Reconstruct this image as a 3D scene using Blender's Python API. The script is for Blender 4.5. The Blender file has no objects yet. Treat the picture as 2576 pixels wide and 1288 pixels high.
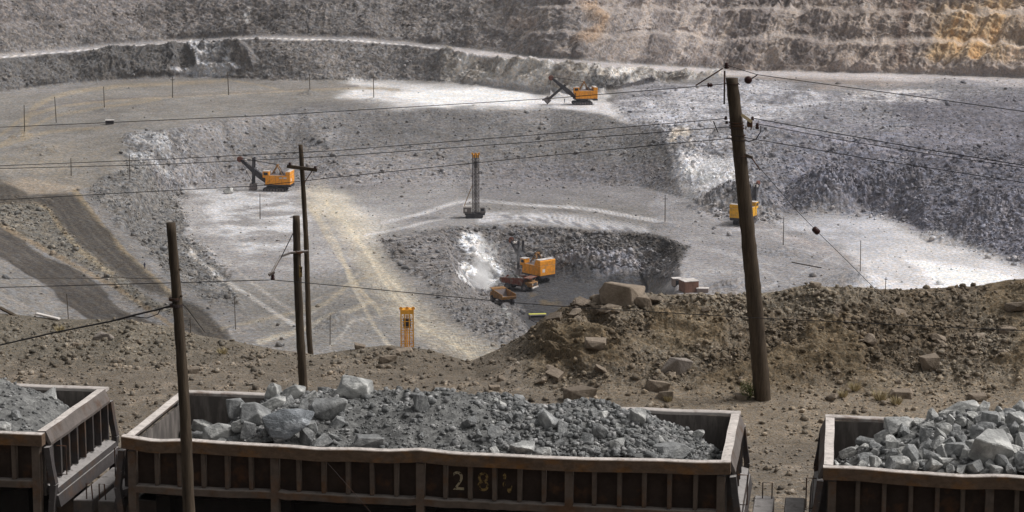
import bpy, bmesh, math, random
import numpy as np
from mathutils import Vector, Matrix, geometry
random.seed(7); RNG = np.random.default_rng(11)
C = bpy.context.scene.collection
sc = bpy.context.scene
R = math.radians

# ---------------------------------------------------------------- camera
CAMZ = 12.63; PITCH = R(10.5); FPX = 5430.0      # focal length in pixels of a 2576 px wide frame
cam = bpy.data.cameras.new('camera'); camo = bpy.data.objects.new('camera', cam); C.objects.link(camo)
cam.sensor_fit = 'HORIZONTAL'; cam.sensor_width = 36.0; cam.lens = 36.0*FPX/2576
cam.clip_start = 0.5; cam.clip_end = 5000
camo.location = (0, 0, CAMZ); camo.rotation_euler = (math.pi/2-PITCH, 0, 0)
sc.camera = camo

# ---------------------------------------------------------------- sky, sun, exposure
SUN_EL, SUN_AZ = R(52), R(84)        # azimuth measured from +Y (away from camera) towards +X (right)
w = bpy.data.worlds.new('World'); sc.world = w; w.use_nodes = True
nt = w.node_tree; bg = nt.nodes['Background']
sky = nt.nodes.new('ShaderNodeTexSky'); sky.sky_type = 'NISHITA'; sky.sun_disc = False
sky.sun_elevation = SUN_EL; sky.sun_rotation = SUN_AZ; sky.air_density = 1.0; sky.dust_density = 6.0; sky.ozone_density = 0.6
hs = nt.nodes.new('ShaderNodeHueSaturation'); hs.inputs['Saturation'].default_value = 0.04
nt.links.new(sky.outputs[0], hs.inputs['Color']); nt.links.new(hs.outputs[0], bg.inputs['Color'])
bg.inputs['Strength'].default_value = 0.086
sd = bpy.data.lights.new('sun', 'SUN'); sd.energy = 2.05; sd.angle = R(16); sd.color = (1.0, 0.96, 0.92)
so = bpy.data.objects.new('sun', sd); C.objects.link(so)
sdir = Vector((math.sin(SUN_AZ)*math.cos(SUN_EL), math.cos(SUN_AZ)*math.cos(SUN_EL), math.sin(SUN_EL)))
so.rotation_euler = sdir.to_track_quat('Z', 'Y').to_euler()
sc.view_settings.view_transform = 'Standard'; sc.view_settings.look = 'None'
sc.view_settings.exposure = 0.12; sc.view_settings.gamma = 1.0
sc.render.engine = 'CYCLES'; sc.cycles.volume_bounces = 6; sc.cycles.max_bounces = 12

# ---------------------------------------------------------------- frame geometry helpers
SP, CP = math.sin(PITCH), math.cos(PITCH)
def ray(u, v):
    a = (np.asarray(u, float)-1288)/FPX; b = (644-np.asarray(v, float))/FPX
    return a, CP+b*SP, -SP+b*CP                     # x, y, z of the viewing ray
def at_z(u, v, z):
    x, y, zz = ray(u, v); t = (z-CAMZ)/zz
    return np.stack([x*t, y*t, np.broadcast_to(z, np.shape(x*t)).astype(float)], -1)
def at_y(u, v, Y):
    x, y, zz = ray(u, v); t = Y/y
    return Vector((float(x*t), float(Y), float(CAMZ+zz*t)))
def rise(u, v0, z0, v1, slope):
    """height of the point seen at v1 on a face of the given slope that starts at (v0, z0)"""
    _, y0, a0 = ray(u, v0); _, y1, a1 = ray(u, v1)
    d0 = (z0-CAMZ)/a0*y0; s = math.tan(R(slope)); k = a1/y1
    d = (z0-CAMZ-s*d0)/(k-s)
    return float(CAMZ+k*d)

# ---------------------------------------------------------------- noise
LAT = RNG.random((64, 64, 64)).astype(np.float32)
def vnoise(p):
    p = np.asarray(p, np.float32); i = np.floor(p).astype(np.int32); f = p-i; f = f*f*(3-2*f); i &= 63; j = (i+1) & 63
    x0, y0, z0 = i[..., 0], i[..., 1], i[..., 2]; x1, y1, z1 = j[..., 0], j[..., 1], j[..., 2]
    fx, fy, fz = f[..., 0], f[..., 1], f[..., 2]
    a = LAT[x0, y0, z0]*(1-fx)+LAT[x1, y0, z0]*fx; b = LAT[x0, y1, z0]*(1-fx)+LAT[x1, y1, z0]*fx
    c = LAT[x0, y0, z1]*(1-fx)+LAT[x1, y0, z1]*fx; d = LAT[x0, y1, z1]*(1-fx)+LAT[x1, y1, z1]*fx
    return (a*(1-fy)+b*fy)*(1-fz)+(c*(1-fy)+d*fy)*fz
def fbm(p, oc=4, gain=0.5, ridge=False):
    s = 0; a = 1; t = 0; q = np.asarray(p, np.float32)
    for k in range(oc):
        n = vnoise(q*(2.03**k)+k*7.3)
        if ridge: n = 1-np.abs(2*n-1)
        s = s+a*n; t += a; a *= gain
    return s/t
def sstep(a, b, x):
    t = np.clip((x-a)/(b-a), 0, 1); return t*t*(3-2*t)

# ---------------------------------------------------------------- tagging and mesh helpers
def tag(o, label=None, cat=None, group=None, kind=None):
    if label: o['label'] = label
    if cat: o['category'] = cat
    if group: o['group'] = group
    if kind: o['kind'] = kind
    return o
def thing(name, label, cat, loc=(0, 0, 0), rotz=0, group=None, rot=None):
    o = bpy.data.objects.new(name, None); C.objects.link(o); o.location = loc; o.rotation_euler = rot or (0, 0, rotz)
    o.empty_display_size = 0.1
    return tag(o, label, cat, group)
def link(name, me, mat=None, parent=None, loc=(0, 0, 0), smooth=False):
    if mat and not me.materials: me.materials.append(mat)
    o = bpy.data.objects.new(name, me); C.objects.link(o); o.parent = parent; o.location = loc
    if smooth:
        me.polygons.foreach_set('use_smooth', np.ones(len(me.polygons), bool))
    return o
class MB:
    """collects shapes, then becomes ONE mesh"""
    def __init__(s): s.bm = bmesh.new()
    def box(s, x0, x1, y0, y1, z0, z1, bev=0.0, M=None, taper=None):
        vs = [s.bm.verts.new((x, y, z)) for z in (z0, z1) for y in (y0, y1) for x in (x0, x1)]
        if taper:
            cx, cy = (x0+x1)/2, (y0+y1)/2
            for q in vs[4:]: q.co.x = cx+(q.co.x-cx)*taper; q.co.y = cy+(q.co.y-cy)*taper
        fs = [s.bm.faces.new([vs[i] for i in f]) for f in ((0, 2, 3, 1), (4, 5, 7, 6), (0, 1, 5, 4), (2, 6, 7, 3), (0, 4, 6, 2), (1, 3, 7, 5))]
        if M: bmesh.ops.transform(s.bm, matrix=M, verts=vs)
        if bev:
            es = list({e for f in fs for e in f.edges})
            bmesh.ops.bevel(s.bm, geom=es, offset=bev, segments=1, affect='EDGES')
        return s
    def prism(s, pts, a0, a1, axis='y'):
        def mk(p, a): return {'y': (p[0], a, p[1]), 'x': (a, p[0], p[1]), 'z': (p[0], p[1], a)}[axis]
        A = [s.bm.verts.new(mk(p, a0)) for p in pts]; B = [s.bm.verts.new(mk(p, a1)) for p in pts]; n = len(pts)
        s.bm.faces.new(A); s.bm.faces.new(B[::-1])
        for i in range(n): s.bm.faces.new((A[i], B[i], B[(i+1) % n], A[(i+1) % n]))
        return s
    def tube(s, pts, r, n=6, r1=None):
        pts = [Vector(p) for p in pts]; rings = []; m = len(pts)
        up = Vector((0, 0, 1))
        for i, p in enumerate(pts):
            d = (pts[min(i+1, m-1)]-pts[max(i-1, 0)]).normalized()
            if abs(d.dot(up)) > 0.95: up = Vector((1, 0, 0)) if abs(d.x) < 0.9 else Vector((0, 1, 0))
            a = d.cross(up).normalized(); b = d.cross(a)
            rr = r if r1 is None else r+(r1-r)*i/(m-1)
            rings.append([s.bm.verts.new(p+(a*math.cos(2*math.pi*k/n)+b*math.sin(2*math.pi*k/n))*rr) for k in range(n)])
        for i in range(m-1):
            for k in range(n): s.bm.faces.new((rings[i][k], rings[i][(k+1) % n], rings[i+1][(k+1) % n], rings[i+1][k]))
        s.bm.faces.new(rings[0][::-1]); s.bm.faces.new(rings[-1])
        return s
    def bar(s, p, q, wd, ht):
        p, q = Vector(p), Vector(q); d = q-p; L = d.length
        M = Matrix.Translation(p) @ d.to_track_quat('X', 'Z').to_matrix().to_4x4()
        return s.box(0, L, -wd/2, wd/2, -ht/2, ht/2, M=M)
    def lathe(s, prof, c, axis='z', n=16):
        """prof: (radius, height) pairs"""
        rings = []
        for r, h in prof:
            ring = []
            for k in range(n):
                a = 2*math.pi*k/n; x, y = r*math.cos(a), r*math.sin(a)
                q = {'z': (x, y, h), 'y': (x, h, y), 'x': (h, x, y)}[axis]
                ring.append(s.bm.verts.new(Vector(q)+Vector(c)))
            rings.append(ring)
        for i in range(len(rings)-1):
            for k in range(n): s.bm.faces.new((rings[i][k], rings[i][(k+1) % n], rings[i+1][(k+1) % n], rings[i+1][k]))
        s.bm.faces.new(rings[0][::-1]); s.bm.faces.new(rings[-1])
        return s
    def build(s, name, mat, parent=None, smooth=False, loc=(0, 0, 0)):
        bmesh.ops.recalc_face_normals(s.bm, faces=s.bm.faces)
        me = bpy.data.meshes.new(name); s.bm.to_mesh(me); s.bm.free()
        return link(name, me, mat, parent, loc, smooth)
def fast_mesh(name, verts, faces):
    me = bpy.data.meshes.new(name); faces = np.asarray(faces, np.int32); k = faces.shape[1]; n = len(faces)
    me.vertices.add(len(verts)); me.vertices.foreach_set('co', np.asarray(verts, np.float32).ravel())
    me.loops.add(n*k); me.loops.foreach_set('vertex_index', faces.ravel())
    me.polygons.add(n); me.polygons.foreach_set('loop_start', np.arange(0, n*k, k, dtype=np.int32))
    me.update(calc_edges=True); return me

# ---------------------------------------------------------------- materials
def srgb(r, g, b): 
    f = lambda c: (c/255/12.92) if c <= 10 else ((c/255+0.055)/1.055)**2.4
    return (f(r), f(g), f(b))
def mat(name, base, rough=0.9, var=0.25, scale=3.0, second=None, mixscale=1.2, mixlo=0.45, mixhi=0.6, bump=0.0, metal=0.0, stretch=(1, 1, 1), rand=0.0, top=None):
    m = bpy.data.materials.new(name); m.use_nodes = True; nt = m.node_tree; N, L = nt.nodes, nt.links
    b = N['Principled BSDF']; b.inputs['Roughness'].default_value = rough; b.inputs['Metallic'].default_value = metal
    b.inputs['Specular IOR Level'].default_value = 0.25
    tc = N.new('ShaderNodeTexCoord'); mp = N.new('ShaderNodeMapping'); mp.inputs['Scale'].default_value = stretch
    L.new(tc.outputs['Object'], mp.inputs['Vector'])
    def noise(s, det=6):
        n = N.new('ShaderNodeTexNoise'); n.inputs['Scale'].default_value = s; n.inputs['Detail'].default_value = det; n.inputs['Roughness'].default_value = 0.65
        L.new(mp.outputs[0], n.inputs['Vector']); return n
    col = N.new('ShaderNodeRGB'); col.outputs[0].default_value = (*base, 1); cur = col.outputs[0]
    if second:
        n = noise(mixscale); r = N.new('ShaderNodeMapRange'); r.inputs[1].default_value = mixlo; r.inputs[2].default_value = mixhi
        L.new(n.outputs[0], r.inputs[0]); mx = N.new('ShaderNodeMix'); mx.data_type = 'RGBA'
        L.new(r.outputs[0], mx.inputs[0]); L.new(cur, mx.inputs[6]); mx.inputs[7].default_value = (*second, 1); cur = mx.outputs[2]
    if top:   # settled dust on upward faces (a real coating)
        g = N.new('ShaderNodeNewGeometry'); sx = N.new('ShaderNodeSeparateXYZ'); L.new(g.outputs['True Normal'], sx.inputs[0])
        r = N.new('ShaderNodeMapRange'); r.inputs[1].default_value = 0.6; r.inputs[2].default_value = 0.95; L.new(sx.outputs[2], r.inputs[0])
        n = noise(scale*1.5); r2 = N.new('ShaderNodeMapRange'); r2.inputs[1].default_value = 0.22; r2.inputs[2].default_value = 0.45; L.new(n.outputs[0], r2.inputs[0])
        mu = N.new('ShaderNodeMath'); mu.operation = 'MULTIPLY'; L.new(r.outputs[0], mu.inputs[0]); L.new(r2.outputs[0], mu.inputs[1])
        mx = N.new('ShaderNodeMix'); mx.data_type = 'RGBA'; L.new(mu.outputs[0], mx.inputs[0]); L.new(cur, mx.inputs[6]); mx.inputs[7].default_value = (*top, 1); cur = mx.outputs[2]
    n = noise(scale, 8); r = N.new('ShaderNodeMapRange'); r.inputs[1].default_value = 0.25; r.inputs[2].default_value = 0.75
    r.inputs[3].default_value = 1-var; r.inputs[4].default_value = 1+var; L.new(n.outputs[0], r.inputs[0]); f = r.outputs[0]
    if rand:
        oi = N.new('ShaderNodeObjectInfo'); r = N.new('ShaderNodeMapRange'); r.inputs[3].default_value = 1-rand; r.inputs[4].default_value = 1+rand
        L.new(oi.outputs['Random'], r.inputs[0]); mu = N.new('ShaderNodeMath'); mu.operation = 'MULTIPLY'; L.new(f, mu.inputs[0]); L.new(r.outputs[0], mu.inputs[1]); f = mu.outputs[0]
    vm = N.new('ShaderNodeVectorMath'); vm.operation = 'SCALE'; L.new(cur, vm.inputs[0]); L.new(f, vm.inputs['Scale'])
    L.new(vm.outputs[0], b.inputs['Base Color'])
    if bump:
        bp = N.new('ShaderNodeBump'); bp.inputs['Strength'].default_value = bump; bp.inputs['Distance'].default_value = 0.3/scale
        n2 = noise(scale*2, 8); L.new(n2.outputs[0], bp.inputs['Height']); L.new(bp.outputs[0], b.inputs['Normal'])
    return m
def terrain_mat(name, s):
    """vertex attribute 'tint' = the ground's own colour; 'rub' = how stony; s = metres of the finest grain"""
    m = bpy.data.materials.new(name); m.use_nodes = True; nt = m.node_tree; N, L = nt.nodes, nt.links
    b = N['Principled BSDF']; b.inputs['Roughness'].default_value = 1.0; b.inputs['Specular IOR Level'].default_value = 0.1
    at = N.new('ShaderNodeAttribute'); at.attribute_name = 'tint'; ar = N.new('ShaderNodeAttribute'); ar.attribute_name = 'rub'
    g = N.new('ShaderNodeNewGeometry')
    def noise(sc_, det, rough=0.7):
        n = N.new('ShaderNodeTexNoise'); n.inputs['Scale'].default_value = sc_; n.inputs['Detail'].default_value = det; n.inputs['Roughness'].default_value = rough
        L.new(g.outputs['Position'], n.inputs['Vector']); return n.outputs[0]
    def mr(i, a, b_, c, d):
        r = N.new('ShaderNodeMapRange'); r.inputs[1].default_value = a; r.inputs[2].default_value = b_; r.inputs[3].default_value = c; r.inputs[4].default_value = d
        L.new(i, r.inputs[0]); return r.outputs[0]
    def mu(a, b_, op='MULTIPLY'):
        x = N.new('ShaderNodeMath'); x.operation = op
        for k, q in ((0, a), (1, b_)):
            if isinstance(q, (int, float)): x.inputs[k].default_value = q
            else: L.new(q, x.inputs[k])
        return x.outputs[0]
    f = mr(noise(0.09/s, 5), .3, .7, .86, 1.14)
    fine = noise(1.0/s, 4, .8)
    f = mu(f, mr(fine, .3, .7, .58, 1.42))
    vo = N.new('ShaderNodeTexVoronoi'); vo.inputs['Scale'].default_value = 0.75/s; L.new(g.outputs['Position'], vo.inputs['Vector'])
    sx = N.new('ShaderNodeSeparateColor'); L.new(vo.outputs['Color'], sx.inputs[0])
    peb = mr(sx.outputs[0], 0, 1, -0.38, 0.48)                      # each stone its own grey
    f = mu(f, mu(1.0, mu(peb, ar.outputs['Fac']), 'ADD'))
    # a few hues drifting through the rock
    hue = N.new('ShaderNodeTexNoise'); hue.inputs['Scale'].default_value = 0.6/s; hue.inputs['Detail'].default_value = 3; L.new(g.outputs['Position'], hue.inputs['Vector'])
    mxh = N.new('ShaderNodeMix'); mxh.data_type = 'RGBA'; mxh.inputs[6].default_value = (1.06, 1.0, .93, 1); mxh.inputs[7].default_value = (.96, 1.0, 1.06, 1)
    L.new(mr(hue.outputs[0], .4, .6, 0, 1), mxh.inputs[0])
    vm = N.new('ShaderNodeVectorMath'); vm.operation = 'MULTIPLY'; L.new(at.outputs['Color'], vm.inputs[0]); L.new(mxh.outputs[2], vm.inputs[1])
    vs = N.new('ShaderNodeVectorMath'); vs.operation = 'SCALE'; L.new(vm.outputs[0], vs.inputs[0]); L.new(f, vs.inputs['Scale'])
    L.new(vs.outputs[0], b.inputs['Base Color'])
    bp = N.new('ShaderNodeBump'); bp.inputs['Strength'].default_value = 0.8; bp.inputs['Distance'].default_value = s*0.6
    L.new(mu(fine, mu(vo.outputs['Distance'], -0.6), 'ADD'), bp.inputs['Height']); L.new(bp.outputs[0], b.inputs['Normal'])
    return m
M_pit = terrain_mat('pit_rock', 0.85); M_near = terrain_mat('trackside_soil', 0.045)
M_rust = mat('rusty_steel', srgb(84, 62, 48), .85, .3, 6, srgb(104, 66, 38), 1.6, .5, .62, stretch=(1, 1, 2.5), bump=.2, top=srgb(176, 168, 164))
M_dark = mat('dark_steel', srgb(58, 50, 46), .85, .3, 7, srgb(74, 52, 38), 2, .5, .65, bump=.2, top=srgb(120, 112, 106))
M_panel = mat('blackened_panel', srgb(56, 45, 39), .9, .4, 5, srgb(84, 58, 40), 2.2, .55, .7, bump=.2)
M_inner = mat('dusty_inner_plate', srgb(88, 83, 80), .9, .15, 4, srgb(126, 119, 114), 1.5, .45, .65, stretch=(2.5, 2.5, .6))
M_rim = mat('dusty_rim', srgb(178, 171, 166), .9, .22, 9, srgb(122, 106, 96), 2.2, .5, .66)
M_wood = mat('old_pole_wood', srgb(80, 69, 57), .9, .5, 9, srgb(60, 51, 42), 2.5, .45, .65, stretch=(3, 3, .25), bump=.5)
M_ore = mat('grey_ore', srgb(134, 135, 135), .85, .36, 5, srgb(170, 170, 168), 1.6, .5, .68, bump=.6, rand=.18)
M_oref = mat('fine_ore', srgb(98, 98, 97), .9, .45, 14, srgb(126, 126, 124), 5, .45, .62, bump=.9)
M_orel = mat('pale_ore', srgb(160, 160, 158), .85, .32, 4, srgb(198, 197, 193), 1.2, .48, .6, bump=.6, rand=.1)
M_soilrock = mat('brown_rock', srgb(132, 120, 107), .9, .3, 5, srgb(106, 95, 82), 1.5, .48, .66, bump=.6, rand=.22)
M_pitrock = mat('pit_rubble', srgb(150, 148, 152), .9, .35, .6, srgb(112, 110, 114), .25, .45, .6, rand=0)
M_wire = mat('dark_wire', srgb(46, 44, 46), .6, .1)
M_iron = mat('iron_fitting', srgb(58, 50, 48), .7, .2, 10, srgb(92, 62, 44), 3)
M_insul = mat('brown_insulator', srgb(58, 34, 32), .35, .15, 8)
M_yel = mat('yellow_paint', srgb(232, 152, 44), .75, .16, 1.6, srgb(186, 130, 72), .9, .5, .66, top=srgb(214, 188, 160))
M_yel2 = mat('bright_yellow_paint', srgb(232, 172, 48), .75, .16, 1.6, srgb(194, 146, 72), .9, .5, .66, top=srgb(220, 196, 160))
M_mach = mat('machine_dark', srgb(52, 52, 58), .7, .25, 1, srgb(70, 68, 70), .8)
M_roofk = mat('machine_roof_grey', srgb(126, 118, 118), .9, .2, 1.5, srgb(90, 84, 84), .8)
M_redp = mat('red_brown_paint', srgb(116, 66, 54), .85, .25, 2, srgb(120, 104, 94), 1.1, .48, .62)
M_oran = mat('orange_brown_paint', srgb(158, 116, 66), .8, .25, 2, srgb(120, 96, 74), 1.1, .46, .62)
M_white = mat('dusty_white_paint', srgb(214, 208, 204), .8, .12, 1, srgb(180, 172, 166), .8)
M_glass = mat('dark_glass', srgb(36, 40, 46), .15, .05)
M_digit = mat('worn_cream_paint', srgb(172, 160, 134), .9, .4, 30, srgb(54, 44, 36), 11, .5, .58)
M_digit2 = mat('worn_yellow_paint', srgb(146, 122, 76), .9, .4, 30, srgb(54, 42, 32), 11, .46, .55)
M_lime = mat('pale_yellow_green_paint', srgb(206, 204, 96), .7, .1, 1)
M_rail = mat('rail_steel', srgb(112, 102, 96), .5, .2, 8, metal=.3)
M_sleeper = mat('oily_sleeper', srgb(62, 52, 44), .95, .3, 6, stretch=(1, 1, 1))
M_leaf = mat('dusty_green_leaf', srgb(92, 98, 54), .9, .3, 8); M_straw = mat('dry_straw', srgb(176, 162, 128), .9, .25, 8)
M_cloth = mat('dark_blue_workwear', srgb(40, 42, 70), .95, .1, 5); M_skin = mat('skin', srgb(170, 120, 96), .7, .05); M_hair = mat('dark_hair', srgb(30, 26, 24), .9, .1)
M_orange = mat('orange_mast_paint', srgb(224, 158, 48), .7, .2, 1, srgb(196, 122, 44), .7, .52, .66)
M_mast = mat('grey_mast_steel', srgb(112, 106, 104), .7, .3, 1, srgb(84, 76, 76), .5)

# ---------------------------------------------------------------- terrain from heights given along crests and toes
def tin(lines, us, vs):
    pts, zs, edges, key = [], [], [], {}
    for ln in lines:
        prev = None
        for (u, v, z) in ln:
            k = (round(u, 1), round(v, 1))
            if k not in key: key[k] = len(pts); pts.append(Vector((u, v))); zs.append(z)
            i = key[k]
            if prev is not None and prev != i: edges.append((prev, i))
            prev = i
    P, E_, F, ov, oe, of = geometry.delaunay_2d_cdt(pts, edges, [], 0, 1e-4)
    Z = []
    for i, o in enumerate(ov):
        if o: Z.append(zs[o[0]])
        else:                                            # crossing of two lines
            d = sorted(((P[i]-q).length, j) for j, q in enumerate(pts))[:2]; Z.append((zs[d[0][1]]*d[1][0]+zs[d[1][1]]*d[0][0])/(d[0][0]+d[1][0]))
    G = np.full((len(vs), len(us)), np.nan)
    for f in F:
        (ax, ay), (bx, by), (cx, cy) = [P[i] for i in f]; za, zb, zc = [Z[i] for i in f]
        i0, i1 = np.searchsorted(us, min(ax, bx, cx)-1e-6), np.searchsorted(us, max(ax, bx, cx)+1e-6)
        j0, j1 = np.searchsorted(vs, min(ay, by, cy)-1e-6), np.searchsorted(vs, max(ay, by, cy)+1e-6)
        if i1 <= i0 or j1 <= j0: continue
        U, V = np.meshgrid(us[i0:i1], vs[j0:j1]); den = (by-cy)*(ax-cx)+(cx-bx)*(ay-cy)
        if abs(den) < 1e-9: continue
        l1 = ((by-cy)*(U-cx)+(cx-bx)*(V-cy))/den; l2 = ((cy-ay)*(U-cx)+(ax-cx)*(V-cy))/den; l3 = 1-l1-l2
        ok = (l1 > -1e-6) & (l2 > -1e-6) & (l3 > -1e-6); s = G[j0:j1, i0:i1]; s[ok] = (l1*za+l2*zb+l3*zc)[ok]
    return G
def blur(G, n=1):
    for _ in range(n):
        P = np.pad(G, 1, mode='edge')
        G = (P[:-2, 1:-1]+P[2:, 1:-1]+P[1:-1, :-2]+P[1:-1, 2:]+2*G)/6
    return G
def interp(line, us, k=1): return np.interp(us, [p[0] for p in line], [p[k] for p in line])
def spline(pts, n=6):
    P = np.array(pts, float); P = np.concatenate([2*P[:1]-P[1:2], P, 2*P[-1:]-P[-2:-1]]); out = []
    for i in range(1, len(P)-2):
        for k in range(n):
            t = k/n; out.append(tuple(.5*((2*P[i])+(-P[i-1]+P[i+1])*t+(2*P[i-1]-5*P[i]+4*P[i+1]-P[i+2])*t*t+(-P[i-1]+3*P[i]-3*P[i+1]+P[i+2])*t**3)))
    return out+[tuple(P[-2])]
def dist_line(U, V, pts, pad, ky=1.0):
    """distance of every ground sample to a polyline (only near it)"""
    D = np.full(U.shape, 1e9, np.float32)
    for (x0, y0), (x1, y1) in zip(pts[:-1], pts[1:]):
        m = (U > min(x0, x1)-pad) & (U < max(x0, x1)+pad) & (V > min(y0, y1)-pad) & (V < max(y0, y1)+pad)
        u = U[m]-x0; v = (V[m]-y0)*ky; dx, dy = x1-x0, (y1-y0)*ky; t = np.clip((u*dx+v*dy)/(dx*dx+dy*dy+1e-9), 0, 1)
        D[m] = np.minimum(D[m], np.hypot(u-t*dx, v-t*dy))
    return D
def inside(U, V, poly):
    r = np.zeros(U.shape, bool); n = len(poly)
    for i in range(n):
        (x0, y0), (x1, y1) = poly[i], poly[(i+1) % n]
        if y0 == y1: continue
        c = ((V >= min(y0, y1)) & (V < max(y0, y1))); r ^= c & (U < x0+(V-y0)*(x1-x0)/(y1-y0))
    return r
def area(U, V, poly, soft, W=None):
    """1 inside a patch of ground, fading over `soft`, edge made irregular by W"""
    if W is not None: U, V = U+W[0], V+W[1]
    d = dist_line(U, V, list(poly)+[poly[0]], soft*1.2); i = inside(U, V, poly)
    return np.where(i, sstep(-soft, soft*.6, d), sstep(-soft, soft*.6, -d)).astype(np.float32)

Z1, Z2, Z3 = -70.0, -85.0, -95.0
toe = [(-300, 265), (0, 235), (120, 218), (300, 203), (470, 193), (640, 203), (800, 206), (1000, 203), (1100, 207), (1300, 222), (1400, 243), (1500, 243), (1560, 222), (1700, 204), (1840, 192), (2100, 194), (2576, 206), (2900, 215)]
cr = [(-300, 180), (0, 145), (350, 115), (650, 97), (900, 103), (1100, 122), (1300, 150), (1500, 168), (1700, 180), (1840, 187), (2100, 189), (2576, 202), (2900, 211)]
gx = list(range(-300, 2901, 40)) or sorted({p[0] for p in toe} | {p[0] for p in cr} | {200, 1200, 2350, 1640, 1960, 2080, 2200, 2380})
iv = lambda l, x: float(np.mean([np.interp(x+d_, [p[0] for p in l], [p[1] for p in l]) for d_ in np.linspace(-70, 70, 9)]))
zt = [(x, iv(toe, x), Z1) for x in gx]
zc_ = [(x, iv(cr, x), Z1+.2+(max(0, rise(x, iv(toe, x), Z1, iv(cr, x), 42)-Z1)*(1-float(sstep(1700, 1880, x))))) for x in gx]
rb = [(x, v-float(np.interp(x, [0, 900, 1300, 1700, 1900], [5, 5, 10, 10, 6])), z) for x, v, z in zc_]
u1v = [(-300, 85), (0, 68), (300, 56), (650, 45), (1000, 58), (1300, 85), (1400, 78), (1500, 98), (1640, 92), (1840, 108), (1960, 98), (2080, 112), (2200, 118), (2380, 104), (2576, 125), (2900, 130)]
u1 = [(x, iv(u1v, x), rise(x, v, z, iv(u1v, x), 40)) for x, v, z in rb]
u1b = [(x, v-float(np.interp(x, [0, 300, 1300, 1600], [6, 2, 2, 7])), z+.3) for x, v, z in u1]
u2v = [(-300, 10), (0, 2), (300, -12), (650, -15), (1000, -8), (1300, 15), (1500, 25), (1840, 32), (2200, 38), (2576, 42), (2900, 45)]
u2 = [(x, iv(u2v, x), rise(x, v, z, iv(u2v, x), 40)) for x, v, z in u1b]
u2b = [(x, v-float(np.interp(x, [0, 300, 1300, 1600], [4, 2, 2, 8])), z+.3) for x, v, z in u2]
u3 = [(x, -120, rise(x, v, z, -120, 36)) for x, v, z in u2b]
pit_lines = [zt, zc_, rb, u1, u1b, u2, u2b, u3,
  [(-300, 420, -71.5), (0, 400, -71.5), (200, 360, -71), (330, 345, Z1), (420, 325, Z1), (560, 300, Z1), (760, 278, Z1), (1000, 268, Z1), (1380, 273, Z1), (1540, 290, Z1), (1660, 312, Z1), (1800, 322, Z1), (2050, 338, Z1), (2300, 362, Z1), (2576, 400, Z1), (2900, 450, Z1)],
  [(330, 345, Z1), (360, 430, -74), (250, 465, -74), (210, 475, -74.3), (300, 590, -79), (400, 690, -82.5), (520, 780, -84.5), (600, 900, Z2)],
  [(640, 1000, Z2), (640, 870, Z2), (600, 780, Z2), (560, 700, Z2), (490, 610, Z2), (450, 550, Z2), (430, 502, Z2), (500, 465, Z2), (560, 445, Z2), (650, 442, Z2), (740, 447, Z2), (900, 457, Z2), (1150, 452, Z2), (1400, 452, Z2), (1600, 470, Z2), (1720, 500, Z2), (1800, 520, Z2), (1900, 540, Z2), (2000, 535, Z2), (2150, 530, Z2), (2250, 545, Z2), (2330, 582, Z2), (2420, 622, Z2), (2576, 668, Z2), (2900, 740, Z2)],
  [(-300, 450, -72.5), (0, 470, -73), (30, 480, -73.5), (110, 505, -75), (200, 640, -80), (330, 725, -83.5), (450, 790, -85), (520, 900, -86)],
  [(-300, 520, -74), (-100, 560, -75.5), (0, 590, -77), (140, 655, -80.5), (270, 735, -84), (380, 830, -87)],
  [(-300, 580, -75), (-100, 620, -76.5), (20, 665, -79), (160, 760, -84), (260, 850, -87)],
  [(-300, 1000, -84), (-100, 900, -84), (100, 900, -88), (520, 1000, -88), (640, 1000, Z2), (1600, 1000, Z3), (1750, 1000, Z2), (2900, 1000, Z2)],
  [(960, 600, Z2), (1030, 582, Z2), (1110, 570, Z2), (1190, 563, Z2), (1300, 563, Z2), (1450, 575, Z2), (1600, 588, Z2), (1700, 605, Z2), (1745, 628, Z2), (1738, 660, Z2), (1712, 690, Z2), (1700, 730, Z2), (1740, 900, Z2)],
  [(960, 600, Z2), (1000, 640, Z2), (1060, 700, Z2), (1150, 745, Z2), (1230, 778, Z2), (1290, 803, Z2), (1335, 838, Z2), (1400, 920, Z2)],
  [(1195, 735, Z3), (1240, 702, Z3), (1290, 688, Z3), (1400, 694, Z3), (1530, 702, Z3), (1610, 706, Z3), (1635, 730, Z3), (1640, 900, Z3)],
  [(1195, 735, Z3), (1245, 765, Z3), (1310, 786, Z3), (1370, 830, Z3), (1450, 900, Z3)],
]
us = np.concatenate([np.arange(-1000, -296, 8.0), np.arange(-296, 2896, 2.2), np.arange(2896, 3700, 8.0)]); vs = np.concatenate([np.arange(-118, 700, 1.6), np.arange(700, 990, 2.5), np.arange(990, 1700, 12.0)])
ui = (us > -297) & (us < 2896); G = tin(pit_lines, us[ui], vs); G = np.pad(G, ((0, 0), (int((us < -297).sum()), int((us >= 2896).sum()))), mode='edge')
G = np.where(np.isnan(G), -85, G); G = blur(G, 5)
U, V = np.meshgrid(us, vs); B = at_z(U, V, G)
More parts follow.
